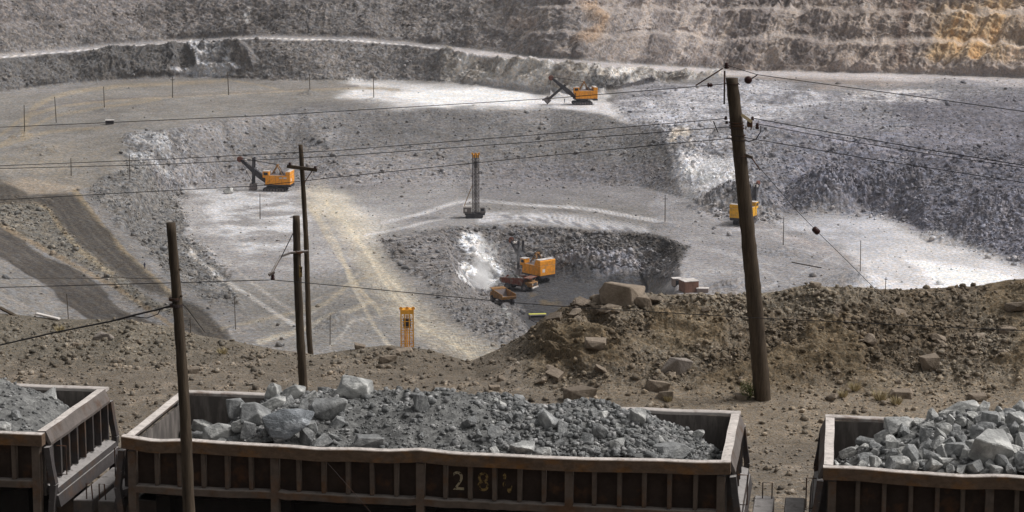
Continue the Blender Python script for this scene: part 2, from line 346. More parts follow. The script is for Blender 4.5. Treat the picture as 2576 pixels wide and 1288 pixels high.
# --- masks over the ground (edges roughened)
Wn = [(fbm(B*0.045+k*31, 4)-.5)*2*w_ for k, w_ in ((1, 46), (2, 22))]
def A(poly, soft=10, rough=True): return area(U, V, poly, soft, Wn if rough else None)
tc_, tt = interp(cr, us)[None, :], interp(toe, us)[None, :]
face_low = sstep(-2, 5, V-tc_)*sstep(-3, 6, tt-V)*(1-sstep(1780, 1860, U))
face_up = sstep(3, 14, interp([(x, v) for x, v, z in rb], us)[None, :]-V)
rock_r = face_up*sstep(950, 1900, U)                                       # bare rock wall on the right
rock_m = face_low*np.clip(sstep(1080, 1150, U)+A([(60, 130), (420, 115), (430, 185), (100, 200)], 14)+A([(470, 110), (620, 105), (650, 170), (500, 180)], 10), 0, 1)
slope_c = A([(330, 335), (420, 322), (760, 276), (1380, 272), (1660, 325), (1760, 400), (1740, 470), (1400, 470), (900, 470), (480, 465), (400, 480)], 14)
rubble_r = A([(1640, 215), (1840, 205), (2100, 225), (2576, 215), (2900, 220), (2900, 720), (2576, 655), (2420, 612), (2320, 575), (2240, 540), (2100, 520), (1960, 520), (1800, 510), (1700, 440), (1660, 330), (1560, 270), (1560, 240)], 26)
rub_left = A([(340, 340), (450, 330), (560, 440), (470, 470), (440, 520), (560, 680), (600, 780), (520, 770), (300, 580), (230, 480), (290, 420)], 14)
rub_mid = A([(190, 600), (120, 500), (20, 490), (-200, 480), (-200, 540), (0, 570), (140, 630), (270, 710), (430, 800), (520, 850), (450, 780), (330, 720)], 8)
pit_wall = A([(960, 598), (1110, 570), (1300, 562), (1450, 574), (1600, 588), (1745, 626), (1690, 700), (1610, 706), (1400, 690), (1290, 686), (1230, 720), (1280, 780), (1180, 750), (1060, 700)], 7)
pit_lip = A([(960, 600), (1060, 640), (1200, 730), (1300, 780), (1340, 860), (1280, 880), (1150, 800), (1060, 720), (1000, 660)], 12)
flank = A([(600, 110), (1090, 118), (1100, 205), (620, 205)], 16)
pile4 = A([(1765, 520), (1800, 490), (1850, 490), (1960, 520), (1960, 545), (1850, 540), (1800, 540)], 8)
# --- relief
N = np.cross(np.gradient(B, axis=1), np.gradient(B, axis=0)); N /= np.linalg.norm(N, axis=-1, keepdims=True)+1e-9
N = np.where(N[..., 2:3] < 0, -N, N)
Nf = np.array([0, -.75, .66])
crag = fbm(np.stack([B[..., 0]*.085-B[..., 2]*.08+fbm(B*.04, 3)*1.2, B[..., 1]*.03, B[..., 2]*.045+B[..., 0]*.02], -1), 6, .6, True)-.55
crag2 = fbm(B*np.array([.09, .05, .22]), 4, .5, False)-.5
blocky = fbm(B*.33, 4, .6, True)-.5
small = fbm(B*1.1, 3, .6)-.5
big = fbm(B*.02, 3)-.5
big2 = fbm(B*.06+9, 3)-.5
rockw = np.clip(rock_r+rock_m, 0, 1)
rubw = np.clip(rubble_r*.78+rub_left*.9+rub_mid*.6+pit_wall+pit_lip*.8+pile4+face_up*.8*(1-rock_r)+face_low*.7+slope_c*.35, 0, 1)
disp = rockw*(crag*12+crag2*4.0+blocky*1.6)+rubw*(blocky*1.7+small*.9)*(1-.6*rockw)+(big*.5+small*.12)
disp += rubble_r*(big2*4.5+big*3)+slope_c*big2*2.2+rub_left*big2*4+pit_wall*(big2*3-(blocky*1.7+small*.9)*.55)+face_up*(1-rockw)*(crag*5.5+big2*3-(blocky*1.7)*.4)+face_low*(1-rockw)*(crag*4+big2*2-(blocky*1.7)*.3)
for ln_ in (u1, u2):
    disp *= 1-.5*sstep(9, 3, np.abs(V-3-(interp(ln_, us)[None, :]-4)))*sstep(1250, 1500, U)
disp *= 1-.85*A([(0, 150), (-10, 130), (350, 100), (650, 84), (900, 88), (1150, 108), (1500, 150), (1840, 178), (1840, 190), (1500, 170), (1100, 124), (900, 104), (650, 98), (350, 116)], 4, False)
dirn = N*.6+Nf*.4
D = disp[..., None]*dirn
# piles of spoil at pole feet etc. (position, radius m, height m)
piles = [(1975, 635, 7, 1.6), (160, 985*.5, 0, 0), (780, 237, 5, 1.4), (941, 252, 4, .9), (435, 252, 4, .6), (263, 277, 4, .8), (142, 316, 4, .8), (62, 345, 5, 1.3), (755, 250, 4, .8), (1675, 565, 4, .7), (2162, 708, 9, 2.0), (1830, 860, 5, 1.4), (850, 805, 6, 1.4), (848, 820, 6, 1.5), (595, 830, 4, .8), (1855, 725, 8, 2.2), (1990, 745, 10, 2.0), (1825, 515, 11, 5.0), (1895, 520, 9, 4.0), (105, 375, 9, 1.4), (2100, 495, 14, 4), (2080, 505, 12, 4), (2250, 480, 12, 4), (2470, 555, 16, 4.5), (1450, 672, 10, 2.5), (1520, 678, 10, 2.2), (1590, 690, 8, 2.5)]
add = np.zeros(U.shape)
for (pu, pv, r_, h_) in piles:
    if not r_: continue
    c = B[np.abs(vs-pv).argmin(), np.abs(us-pu).argmin()]
    q = np.hypot(B[..., 0]-c[0], B[..., 1]-c[1])/r_; add += h_*np.clip(1-q, 0, 1)**.9*(.8+.8*small+.5*(blocky+.5))
PIT = B+D; PIT[..., 2] += add
# --- the ground's colours, plus painted shade in one rock recess
def c3(*a): return np.array(srgb(*a), np.float32)
col = np.empty(U.shape+(3,), np.float32); col[:] = c3(140, 137, 135)
def lay(mask, c, k=1.0):
    global col
    m = np.clip(mask*k, 0, 1)[..., None]; col = col*(1-m)+c3(*c)*m
n1 = fbm(B*.03+3, 5, .6); n2 = fbm(B*.12+5, 5, .65); n3 = fbm(B*np.array([.5, .12, .5])+8, 4, .6)
streak = fbm(np.stack([B[..., 0]*.28-B[..., 2]*.2, B[..., 1]*.02, B[..., 2]*.05], -1)+4, 5, .6)
yv = lambda a, b: sstep(a, b, V)
lay((1-yv(150, 230))*(1-sstep(900, 1300, U)), (134, 130, 128))                 # upper left slopes
lay((1-yv(40, 110))*(1-sstep(300, 1000, U)), (138, 132, 130), .8)
lay(face_up*sstep(.52, .66, n2)*(1-sstep(1100, 1500, U)), (104, 100, 98), .7)
lay(face_up*sstep(700, 1900, U), (156, 148, 145))
lay(face_up*sstep(1700, 2500, U), (166, 151, 139))
lay(rock_r*sstep(.5, .62, streak), (184, 171, 161), .6)
lay(rock_r*sstep(.52, .40, streak), (120, 111, 107), .6)
lay(rock_r*A([(1440, 10), (1500, 15), (1500, 60), (1490, 105), (1440, 100), (1480, 60)], 14), (192, 158, 122), .8)
o = A([(2330, 20), (2460, 10), (2560, -40), (2700, -40), (2700, 160), (2480, 150), (2340, 155), (2360, 90)], 20)
lay(o, (178, 158, 136), .6); lay(o*sstep(.40, .60, streak), (194, 164, 124), .7); lay(o*sstep(.57, .70, streak), (200, 156, 104), .5); lay(o*sstep(.6, .7, n2), (210, 190, 170), .7)
lay(A([(2270, 5), (2300, -5), (2295, 45), (2300, 190), (2275, 190), (2280, 60)], 7), (132, 112, 100), .75)
lay(A([(1290, 40), (1260, 60), (1330, 90), (1340, 40)], 14), (172, 158, 150), .5)
lay(A([(560, 20), (620, 20), (620, 62), (560, 62)], 10)*sstep(.45, .6, n2), (205, 202, 200), .9)
lay(A([(2576, 150), (2900, 150), (2900, 215), (2100, 215), (1840, 190), (1840, 165), (2200, 175)], 6), (162, 150, 142), .8)
for ln_ in (u1, u2): lay(sstep(7, 1, np.abs(V-(interp(ln_, us)[None, :]-3)+(n2-.5)*16))*(.2+.8*sstep(1300, 1800, U))*sstep(.35, .6, n1+.1), (178, 169, 163), .45)
# lower face
lay(face_low*(1-sstep(500, 700, U)), (114, 112, 111), .9)
lay(rock_m*sstep(1080, 1150, U), (192, 187, 181), .9)
lay(rock_m*sstep(1080, 1150, U)*sstep(.5, .42, streak), (150, 144, 138), .7)
lay(rock_m*sstep(1080, 1150, U)*sstep(.54, .62, streak), (222, 217, 212), .8)
lay(flank, (138, 134, 132), .6)
for p in ([(470, 110), (590, 112), (600, 150), (520, 160)], [(500, 115), (515, 110), (512, 160), (500, 165)], [(585, 130), (608, 130), (602, 165), (588, 165)], [(660, 150), (690, 150), (672, 180), (655, 178)], [(400, 170), (600, 165), (640, 192), (440, 195)]):
    lay(A(p, 8)*sstep(.38, .58, n2), (214, 214, 218), .75)
# the ramp along the wall with its pale stone berm
ramp = dist_line(U, V-3, [(p[0], p[1]-3) for p in cr], 40)
lay(sstep(13, 5, ramp)*sstep(0, 2, tc_-V+4), (168, 164, 164), .8)
lay(sstep(2.4, 1.0, dist_line(U, V, [(x, v-1) for x, v in cr if x < 1150]+[(1150, 128)], 12))*(.55+.45*np.sin(B[..., 0]*2.4)), (222, 218, 216), .9)
lay(sstep(12, 4, dist_line(U, V, [(1150, 128), (1300, 145), (1500, 163), (1700, 176), (1840, 183), (2200, 195), (2576, 208), (2900, 215)], 20)), (196, 190, 190), .7)
# first bench
lay(A([(-300, 300), (0, 250), (300, 212), (470, 200), (900, 210), (1000, 240), (760, 270), (420, 318), (330, 335), (0, 390), (-300, 400)], 12), (144, 140, 135), .8)
lay(A([(900, 212), (1150, 212), (1340, 232), (1390, 262), (1180, 258), (1000, 262), (860, 240)], 22), (206, 204, 204), .95)
lay(A([(1010, 232), (1200, 232), (1340, 245), (1300, 258), (1100, 256)], 16), (240, 239, 240), .95)
lay(A([(1100, 248), (1420, 255), (1560, 262), (1660, 300), (1720, 300), (1760, 330), (1660, 328), (1540, 292), (1380, 268)], 8), (208, 206, 208), .9)
lay(A([(1390, 238), (1520, 238), (1540, 262), (1400, 262)], 5), (196, 194, 194), .8)
for pts, wd in (([(-40, 380), (60, 350), (140, 330), (260, 322)], 6), ([(-40, 430), (60, 425), (150, 440), (220, 465)], 9), ([(0, 400), (80, 418), (170, 425), (240, 400)], 6), ([(40, 470), (90, 440), (110, 400), (150, 370)], 5), ([(60, 350), (66, 300), (100, 262), (170, 235), (300, 218), (560, 205)], 7), ([(0, 340), (50, 305), (95, 285), (170, 266), (300, 252), (560, 236), (900, 222), (1000, 226)], 5), ([(0, 365), (120, 300), (200, 280), (400, 250)], 5), ([(-60, 395), (50, 402), (150, 405), (260, 380)], 6), ([(60, 392), (100, 362), (140, 390)], 5), ([(140, 405), (185, 360)], 6), ([(120, 470), (150, 420), (130, 400)], 8), ([(560, 200), (640, 212), (700, 225)], 3)):
    d_ = dist_line(U, V, spline(pts), 60, 2.0); lay(sstep(wd*2.2, wd*.4, d_)*(.4+1.0*n3)*(.55+.45*np.cos(d_*1.6)**2), (166, 152, 130), .85)
lay(sstep(5, 2, dist_line(U, V, [(70, 282), (150, 262), (300, 248), (500, 238), (700, 228), (900, 216)], 20, 2)), (128, 122, 122), .6)
# left plateau and roads
lay(A([(-300, 400), (0, 390), (200, 350), (330, 345), (360, 430), (220, 470), (120, 480), (-300, 470)], 12), (140, 135, 128), .8)
lay(A([(-100, 470), (110, 455), (210, 470), (160, 490), (30, 490)], 8), (158, 146, 132), .8)
road1 = A([(-200, 470), (-60, 462), (10, 462), (45, 480), (60, 490), (150, 486), (190, 492), (240, 560), (310, 640), (420, 735), (560, 830), (600, 900), (480, 860), (430, 745), (330, 715), (250, 660), (180, 590), (130, 525), (80, 508), (0, 512), (-200, 520)], 9)
lay(rub_mid, (128, 123, 114), .9); lay(rub_left, (126, 124, 122), .85)
lay(sstep(12, 6, dist_line(U, V, [(190, 485), (250, 565), (320, 645), (400, 715), (470, 780), (560, 860)], 40)), (152, 138, 116), .9)
lay(sstep(9, 4, dist_line(U, V, [(-200, 500), (0, 510), (70, 505), (120, 520), (150, 570), (200, 630), (280, 690)], 40)), (150, 138, 118), .8)
lay(road1, (94, 89, 84), .92)
d_ = dist_line(U, V, spline([(60, 478), (150, 500), (215, 590), (310, 680), (430, 775), (560, 870)]), 60); lay(road1*sstep(.35, .8, .5+.5*np.cos(d_*.36+n2*3))*n3*1.6, (120, 114, 107), .5)
road2 = A([(-200, 520), (-60, 560), (0, 572), (70, 612), (140, 650), (270, 735), (370, 810), (520, 920), (400, 920), (240, 820), (160, 745), (80, 690), (30, 650), (-40, 620), (-200, 600)], 4)
lay(A([(-200, 620), (20, 660), (100, 720), (160, 770), (170, 830), (-200, 800)], 8), (140, 137, 134), .9)
lay(road2, (92, 87, 83), .92)
d_ = dist_line(U, V, spline([(-100, 580), (0, 615), (100, 680), (210, 760), (330, 840), (450, 920)]), 60); lay(road2*sstep(.35, .8, .5+.5*np.cos(d_*.33+n2*3))*n3*1.6, (118, 112, 105), .5)
lay(sstep(8, 3, dist_line(U, V, [(-200, 530), (0, 566), (120, 632), (290, 722), (420, 810), (520, 900)], 30)), (150, 134, 112), .7)
# slope between the benches
lay(slope_c, (130, 128, 128), .95)
lay(slope_c*sstep(.52, .66, n1), (146, 143, 143), .8)
lay(slope_c*yv(370, 450), (143, 140, 141), .75)
lay(A([(340, 335), (430, 330), (450, 390), (420, 440), (340, 400), (320, 370)], 20)*sstep(.42, .6, n2), (190, 190, 192), .7)
lay(A([(440, 340), (460, 338), (520, 440), (480, 440)], 10)*sstep(.45, .6, n2), (180, 180, 184), .7)
# second bench
lay(A([(440, 500), (560, 470), (740, 475), (800, 500), (900, 570), (960, 610), (900, 640), (860, 700), (700, 720), (600, 720), (520, 640)], 22), (166, 163, 163), .85)
lay(A([(500, 480), (700, 484), (760, 540), (740, 640), (620, 640), (540, 570)], 34)*sstep(.35, .6, n2), (202, 202, 205), .75)
lay(A([(740, 470), (860, 490), (960, 530), (1020, 545), (900, 600), (860, 560), (800, 520)], 22), (206, 200, 191), .8)
lay(A([(900, 500), (1150, 470), (1190, 560), (1000, 575), (950, 560)], 26), (158, 156, 157), .7)
lay(A([(560, 700), (700, 720), (900, 700), (1000, 760), (1040, 860), (900, 880), (700, 860), (620, 800)], 24), (144, 141, 137), .75)
for pts, wd, c, k in (([(800, 500), (870, 560), (920, 640), (990, 740), (1060, 810), (1130, 860), (1220, 900)], 36, (188, 179, 162), .8),
    ([(770, 505), (840, 600), (880, 700), (930, 800), (980, 870)], 5, (196, 186, 168), .65), ([(820, 505), (905, 610), (960, 700), (1010, 770), (1080, 830), (1180, 890)], 5, (202, 191, 170), .7), ([(560, 830), (680, 800), (800, 770), (880, 720), (940, 690)], 5, (176, 164, 142), .6),
    ([(850, 520), (900, 600), (960, 680), (1040, 780)], 6, (200, 190, 172), .7), ([(780, 520), (850, 640), (900, 720), (960, 790)], 6, (190, 178, 156), .7),
    ([(480, 640), (620, 740), (760, 830)], 5, (196, 192, 188), .8), ([(560, 650), (700, 760), (800, 820)], 4, (180, 174, 168), .7), ([(650, 860), (760, 830), (860, 790), (930, 760)], 6, (194, 184, 166), .75),
    ([(780, 790), (860, 730), (900, 690)], 3, (184, 174, 158), .5), ([(760, 770), (830, 740), (900, 750), (1000, 780)], 3, (180, 170, 156), .5), ([(830, 870), (900, 810), (990, 790)], 3, (186, 178, 166), .5),
    ([(960, 560), (1060, 535), (1180, 505), (1320, 515), (1500, 530), (1680, 560)], 4, (204, 202, 204), .8), ([(920, 590), (1020, 570), (1130, 545)], 3, (204, 202, 204), .7),
    ([(1210, 548), (1350, 548), (1480, 560), (1620, 580)], 13, (204, 203, 207), .85), ([(1630, 590), (1760, 620), (1850, 640)], 5, (196, 192, 196), .6),
    ([(1740, 520), (1850, 575), (2000, 620), (2100, 660), (2230, 715)], 4, (196, 190, 192), .6), ([(1950, 590), (2100, 640), (2200, 690), (2320, 740)], 7, (200, 188, 184), .7), ([(1990, 600), (2160, 650), (2300, 720)], 5, (186, 168, 158), .6),
    ([(2090, 600), (2200, 640), (2350, 720)], 6, (196, 184, 178), .6), ([(1840, 640), (1950, 700), (1900, 740)], 4, (200, 196, 196), .6), ([(1990, 700), (2060, 660), (2100, 640)], 3, (206, 202, 202), .6), ([(1820, 580), (1960, 580), (2100, 575)], 4, (206, 204, 208), .6)):
    d_ = dist_line(U+Wn[0]*.15, V+Wn[1]*.2, spline(pts), 60); lay(sstep(wd*1.7, wd*.3, d_)*(.35+1.2*n3)*(.5+.5*np.cos(d_*2.4)**2), c, k)
for k in range(8):
    lay(sstep(9, 4, dist_line(U, V, [(1268+44*k, 543+4.5*k), (1284+44*k, 549+5*k)], 30, 2.2)), (128, 128, 134), .7)
lay(A([(1200, 470), (1700, 470), (1760, 500), (1690, 520), (1200, 500)], 18), (142, 140, 143), .6)
# right rubble
lay(rubble_r, (142, 141, 146), .95); lay(rubble_r*(1-sstep(1720, 1900, U))*sstep(300, 340, V), (150, 148, 150), .8)
lay(rubble_r*sstep(1850, 2100, U)*yv(310, 430), (136, 135, 145), .85)
lay(rubble_r*sstep(1850, 2100, U)*sstep(.54, .44, n2)*yv(280, 330), (124, 123, 134), .5)
lay(A([(1560, 235), (1900, 205), (2060, 240), (2000, 300), (1850, 330), (1850, 400), (1700, 380), (1640, 330)], 30)*sstep(.35, .55, n2), (184, 183, 188), .8)
lay(A([(1680, 340), (1720, 340), (1740, 380), (1700, 400), (1670, 385)], 10)*sstep(.4, .5, n2), (196, 186, 172), .8)
lay(A([(2060, 225), (2240, 260), (2300, 265), (2400, 240), (2300, 225)], 10)*sstep(.42, .55, n2), (200, 196, 196), .7)
lay(A([(2250, 260), (2600, 240), (2800, 420), (2576, 410), (2300, 370)], 24), (124, 122, 130), .8)
lay(sstep(10, 4, dist_line(U, V, [(1900, 310), (2100, 362), (2300, 392), (2600, 428), (2900, 460)], 20)), (150, 148, 158), .8)
lay(sstep(20, 8, dist_line(U, V, [(2000, 460), (2150, 450)], 30)), (92, 92, 108), .5)
lay(A([(1700, 400), (1860, 420), (1880, 470), (1760, 480), (1690, 450)], 26), (226, 225, 229), .9)
# right floor
lay(A([(1650, 500), (1800, 520), (2000, 540), (2200, 540), (2300, 600), (2200, 760), (1700, 760), (1640, 600)], 20), (158, 156, 159), .6)
lay(A([(2200, 550), (2330, 600), (2576, 675), (2900, 760), (2900, 800), (2000, 800), (2060, 760), (2180, 720), (2120, 620)], 26), (206, 204, 206), .85)
lay(A([(2280, 655), (2500, 690), (2700, 740), (2700, 800), (2200, 800), (2380, 720)], 20), (242, 240, 242), .9)
lay(A([(1960, 550), (2200, 540), (2260, 600), (2200, 640), (2050, 610)], 22), (188, 188, 194), .7)
lay(A([(1280, 410), (1640, 420), (1660, 460), (1260, 460)], 30), (134, 131, 136), .5)
# low pit
lay(pit_wall, (132, 129, 129), .95); lay(pit_wall*sstep(.55, .65, n2), (104, 101, 100), .6)
lay(A([(1560, 580), (1745, 625), (1720, 660), (1560, 620)], 14), (82, 78, 74), .7)
lay(A([(1240, 690), (1290, 688), (1400, 690), (1530, 700), (1620, 706), (1640, 760), (1500, 830), (1340, 840), (1290, 790), (1240, 770)], 5), (88, 88, 91), .95)
lay(A([(1330, 735), (1400, 750), (1440, 780), (1330, 775)], 12)*sstep(.45, .55, n2), (130, 112, 84), .6)
lay(A([(1390, 655), (1560, 670), (1610, 695), (1540, 705), (1450, 690)], 12)*sstep(.4, .55, n2), (168, 166, 172), .8)
lay(pit_lip, (130, 127, 126), .8)
lay(A([(1160, 585), (1200, 590), (1260, 670), (1280, 690), (1225, 718), (1160, 700), (1170, 640), (1150, 605)], 12)*sstep(.28, .52, n2), (228, 228, 230), .92)
lay(A([(960, 602), (1010, 612), (1080, 660), (1060, 690)], 8), (108, 104, 102), .7)
lay(rock_m*A([(1500, 205), (1560, 205), (1545, 255), (1490, 262)], 10), (84, 86, 90), .75)  # shade of the dug recess by the upper shovel, painted into the rock colour
big_tint = (.78+.44*n1)*(.80+.4*n2); col *= big_tint[..., None]
lum_ = col.mean(-1, keepdims=True); col = col*np.clip(lum_/.42, .2, 2)**.32
col = np.clip(col, .01, .88)
rub = np.clip(.30+rubw*.75-rockw*.25-.35*np.maximum(road1, road2), 0, 1)
sand = (col.mean(-1) > .5); rub = np.where(sand, rub*.45, rub)

def grid_faces(nr, nc):
    i = np.arange((nr-1)*nc).reshape(nr-1, nc)[:, :-1]
    return np.stack([i, i+nc, i+nc+1, i+1], -1).reshape(-1, 4)
def add_attr(me, col, rub):
    a = me.color_attributes.new('tint', 'FLOAT_COLOR', 'POINT'); c = np.ones((len(col), 4), np.float32); c[:, :3] = col; a.data.foreach_set('color', c.ravel())
    b = me.attributes.new('rub', 'FLOAT', 'POINT'); b.data.foreach_set('value', rub.astype(np.float32))
# rows beyond the top of the wall: the mountain carries on upwards and back
top = PIT[:1]; ex = []
for k in range(1, 15):
    q = top.copy(); q[..., 1] += k*9.0; q[..., 0] *= 1+k*.01; q[..., 2] += k*6.0 + (fbm(q*.02, 3)-.5)*14; ex.append(q)
ALL = np.concatenate(ex[::-1]+[PIT], 0)
colA = np.concatenate([np.repeat(col[:1], 14, 0), col], 0); rubA = np.concatenate([np.repeat(rub[:1], 14, 0), rub], 0)
me = fast_mesh('pit_terrain', ALL.reshape(-1, 3), grid_faces(*ALL.shape[:2])); add_attr(me, colA.reshape(-1, 3), rubA.ravel())
tag(link('pit_terrain', me, M_pit, smooth=False), kind='structure')
def pit(u, v):
    return Vector(PIT[np.abs(vs-v).argmin(), np.abs(us-u).argmin()])

# ---------------------------------------------------------------- trackside ground with its bank
crest = [(-300, 770, .25), (0, 788, .1), (60, 792, .1), (150, 802, 0), (330, 806, 0), (420, 820, -.1), (500, 842, -.2), (600, 862, -.35), (700, 880, -.5), (790, 892, -.6), (900, 876, -.4), (960, 868, -.35), (1030, 872, -.3), (1090, 882, -.4), (1180, 908, -.5), (1250, 880, -.2), (1320, 842, .25), (1370, 800, .7), (1430, 772, 1.0), (1520, 740, 1.4), (1700, 738, 1.5), (1850, 743, 1.5), (1930, 737, 1.55), (2030, 716, 1.8), (2150, 726, 1.7), (2250, 732, 1.65), (2450, 722, 1.7), (2576, 706, 1.9), (2900, 690, 2.1)]
near_lines = [crest,
  [(-300, 860, .15), (0, 880, .1), (330, 900, .05), (700, 930, -.1), (1030, 930, -.15), (1200, 950, -.15), (1310, 900, .1), (1400, 850, .7), (1550, 830, .95), (1720, 850, .85), (1900, 870, .7), (2100, 850, .85), (2300, 840, .95), (2576, 820, 1.1), (2900, 800, 1.3)],
  [(-300, 930, 0), (300, 960, 0), (800, 980, -.05), (1290, 990, 0), (1500, 975, .1), (1700, 985, .1), (2000, 960, .15), (2300, 960, .2), (2576, 950, .3), (2900, 930, .4)],
  [(-300, 1060, -.2), (1288, 1100, -.25), (2900, 1100, -.2)],
  [(-300, 1500, -.3), (2900, 1500, -.3)], [(-300, 2600, -.4), (2900, 2600, -.4)]]
us2 = np.concatenate([np.arange(-1000, -296, 8.0), np.arange(-296, 2896, 2.0), np.arange(2896, 3700, 8.0)]); cz = interp(crest, us2, 2); cv = interp(crest, us2, 1)
# every column runs from its own crest downwards, so the crest stays crisp
nv = 300; tt2 = np.linspace(0, 1, nv)**1.0
VV = cv[None, :]+tt2[:, None]*(1300-cv[None, :]); VV2 = 1300+np.linspace(0, 1, 70)[1:, None]**1.5*(2500-1300)+np.zeros_like(cv)[None, :]
VV = np.concatenate([VV, VV2], 0); UU = np.broadcast_to(us2, VV.shape)
vg = np.arange(680, 2598, 1.5); ui = (us2 > -297) & (us2 < 2896); Gn = tin(near_lines, us2[ui], vg); Gn = np.pad(Gn, ((0, 0), (int((us2 < -297).sum()), int((us2 >= 2896).sum()))), mode='edge')
colmask = np.isnan(Gn)
for j in range(len(us2)):
    m = colmask[:, j]
    if m.any(): Gn[m, j] = np.interp(vg[m], vg[~m], Gn[~m, j])
GN = np.empty(VV.shape)
for j in range(len(us2)): GN[:, j] = np.interp(VV[:, j], vg, Gn[:, j])
GN = blur(GN, 8)
NB = at_z(UU, VV, GN)
fade = sstep(0, .06, (VV-cv)/600)*.75+.25
mound_ = sstep(1290, 1400, UU)*sstep(1010, 940, VV)
earth = np.clip(sstep(.50, .60, fbm(NB*np.array([.38, .38, .6])+60, 3))+area(UU, VV, [(1640, 790), (1820, 800), (1820, 870), (1700, 890), (1640, 850)], 18)+area(UU, VV, [(1320, 830), (1500, 820), (1560, 930), (1330, 940)], 22), 0, 1); stony = 1-earth*mound_; hump = fbm(NB*.8+2, 4, .55)-.5; lump = fbm(NB*3.1, 4, .6)-.5; peb = fbm(NB*11, 3, .6, True)-.5
mound = sstep(1290, 1400, UU)*sstep(1010, 940, VV)
bank = np.clip(mound+sstep(960, 860, VV)*.7, 0, 1)
ledge = fbm(np.stack([NB[..., 0]*.5, NB[..., 1]*.5+NB[..., 2]*2.2, NB[..., 2]*2.5], -1)+20, 5, .6, True)-.55
zz = (hump*.5+(lump*.17+peb*.05)*(.3+.7*stony))*(.25+.9*bank)*fade+mound*ledge*(.35+.45*earth)*fade+mound*stony*(fbm(NB*1.7+40, 4, .6, True)-.55)*.25*fade+mound*earth*.10*fade
track = sstep(1120, 1180, VV+(UU-1288)*-.03)
zz *= 1-.7*track; NP = NB.copy(); NP[..., 2] += zz; NP[..., 1] -= mound*ledge*.15*fade
nn1 = fbm(NB*.5+1, 5, .6); nn2 = fbm(NB*2+4, 5, .65)
ncol = np.empty(UU.shape+(3,), np.float32); ncol[:] = c3(113, 105, 95)
def nlay(mask, c, k=1.0):
    global ncol
    m = np.clip(mask*k, 0, 1)[..., None]; ncol = ncol*(1-m)+c3(*c)*m
nlay(bank, (101, 95, 86), .9); nlay(mound, (110, 100, 87), .9)
nlay(sstep(.5, .62, nn1)*bank, (122, 114, 102), .7); nlay(sstep(.5, .4, nn1)*mound, (92, 82, 69), .6)
nlay(sstep(.55, .65, nn2)*(1-mound), (144, 133, 120), .5); nlay(sstep(700, 300, UU)*bank, (112, 107, 97), .6)
nlay(area(UU, VV, [(1180, 905), (1250, 882), (1320, 845), (1320, 900), (1200, 960), (1000, 940), (900, 900), (960, 870), (1090, 884)], 14), (104, 96, 86), .6)
nlay(area(UU, VV, [(1500, 980), (2576, 960), (2800, 1100), (1900, 1100), (1500, 1010)], 30), (138, 126, 110), .5)
nlay(earth*mound, (112, 99, 80), .7)
ncol *= (.84+.32*nn2)[..., None]*(.9+.2*nn1)[..., None]
nrub = np.clip(.45+.35*bank+.5*(nn1-.5), 0, 1)
# beyond the crest the bank falls away into the pit
back = []; prev = NP[:1].copy()
for k, (dy, dz) in enumerate([(.4, -.12), (.8, -.5), (1.5, -1.2), (3, -2.6), (6, -6), (15, -14), (30, -28), (40, -40)]):
    prev = prev.copy(); prev[..., 1] += dy; prev[..., 0] += prev[..., 0]/prev[..., 1]*dy; prev[..., 2] += dz+(fbm(prev*.3, 3)-.5)*.5*dy; back.append(prev)
nb = len(back)
ALLN = np.concatenate(back[::-1]+[NP], 0); cN = np.concatenate([np.repeat(ncol[:1], nb, 0), ncol], 0); rN = np.concatenate([np.repeat(nrub[:1], nb, 0), nrub], 0)
me = fast_mesh('trackside_ground', ALLN.reshape(-1, 3), grid_faces(*ALLN.shape[:2])); add_attr(me, cN.reshape(-1, 3), rN.ravel())
tag(link('trackside_ground', me, M_near, smooth=False), kind='structure')
def near(u, v):
    j = np.abs(us2-u).argmin(); i = np.abs(VV[:, j]-v).argmin(); return Vector(NP[i, j])

# ---------------------------------------------------------------- rocks
def rock_template(seed, n=16, flat=1.0):
    r = np.random.default_rng(seed); bm = bmesh.new()
    p = r.normal(size=(n, 3)); p /= np.abs(p).max(1, keepdims=True)**.6*np.linalg.norm(p, axis=1, keepdims=True)**.4
    if seed % 2:                                    # blocky break
        c = np.array([(a, b, d) for a in (-1, 1) for b in (-1, 1) for d in (-1, 1)], float); c = c*(.72+.3*r.random((8, 3)))+r.normal(size=(8, 3))*.10
        k = np.array([(a, b, d) for a, b, d in np.eye(3)])[r.integers(0, 3, 5)]*r.choice([-1, 1], (5, 1)); p = np.concatenate([c, k*1.02+r.normal(size=(5, 3))*.2]); p /= 1.15
        n = len(p)
    p *= (.85+.18*r.random((n, 1))); p *= np.array([1, .8, .65*flat])*.5
    for q in p: bm.verts.new(q)
    bmesh.ops.convex_hull(bm, input=bm.verts)
    for v_ in [v_ for v_ in bm.verts if not v_.link_faces]: bm.verts.remove(v_)
    bmesh.ops.dissolve_limit(bm, angle_limit=R(14), verts=bm.verts, edges=bm.edges)
    bmesh.ops.recalc_face_normals(bm, faces=bm.faces)
    return bm
def rock_mesh(name, seed, m, n=16, flat=1.0, detail=True):
    bm = rock_template(seed, n, flat)
    if detail:
        bmesh.ops.bevel(bm, geom=list(bm.edges), offset=.018, segments=1, affect='EDGES')
        bmesh.ops.triangulate(bm, faces=bm.faces); bmesh.ops.subdivide_edges(bm, edges=[e for e in bm.edges if e.calc_length() > .12], cuts=2, use_grid_fill=True)
        bmesh.ops.triangulate(bm, faces=bm.faces)
        P = np.array([v_.co for v_ in bm.verts]); d = (fbm(P*5+seed, 4, .6)-.5)*.09
        for v_, k in zip(bm.verts, d): v_.co *= 1+k*2
    me = bpy.data.meshes.new(name); bm.to_mesh(me); bm.free(); me.materials.append(m); return me
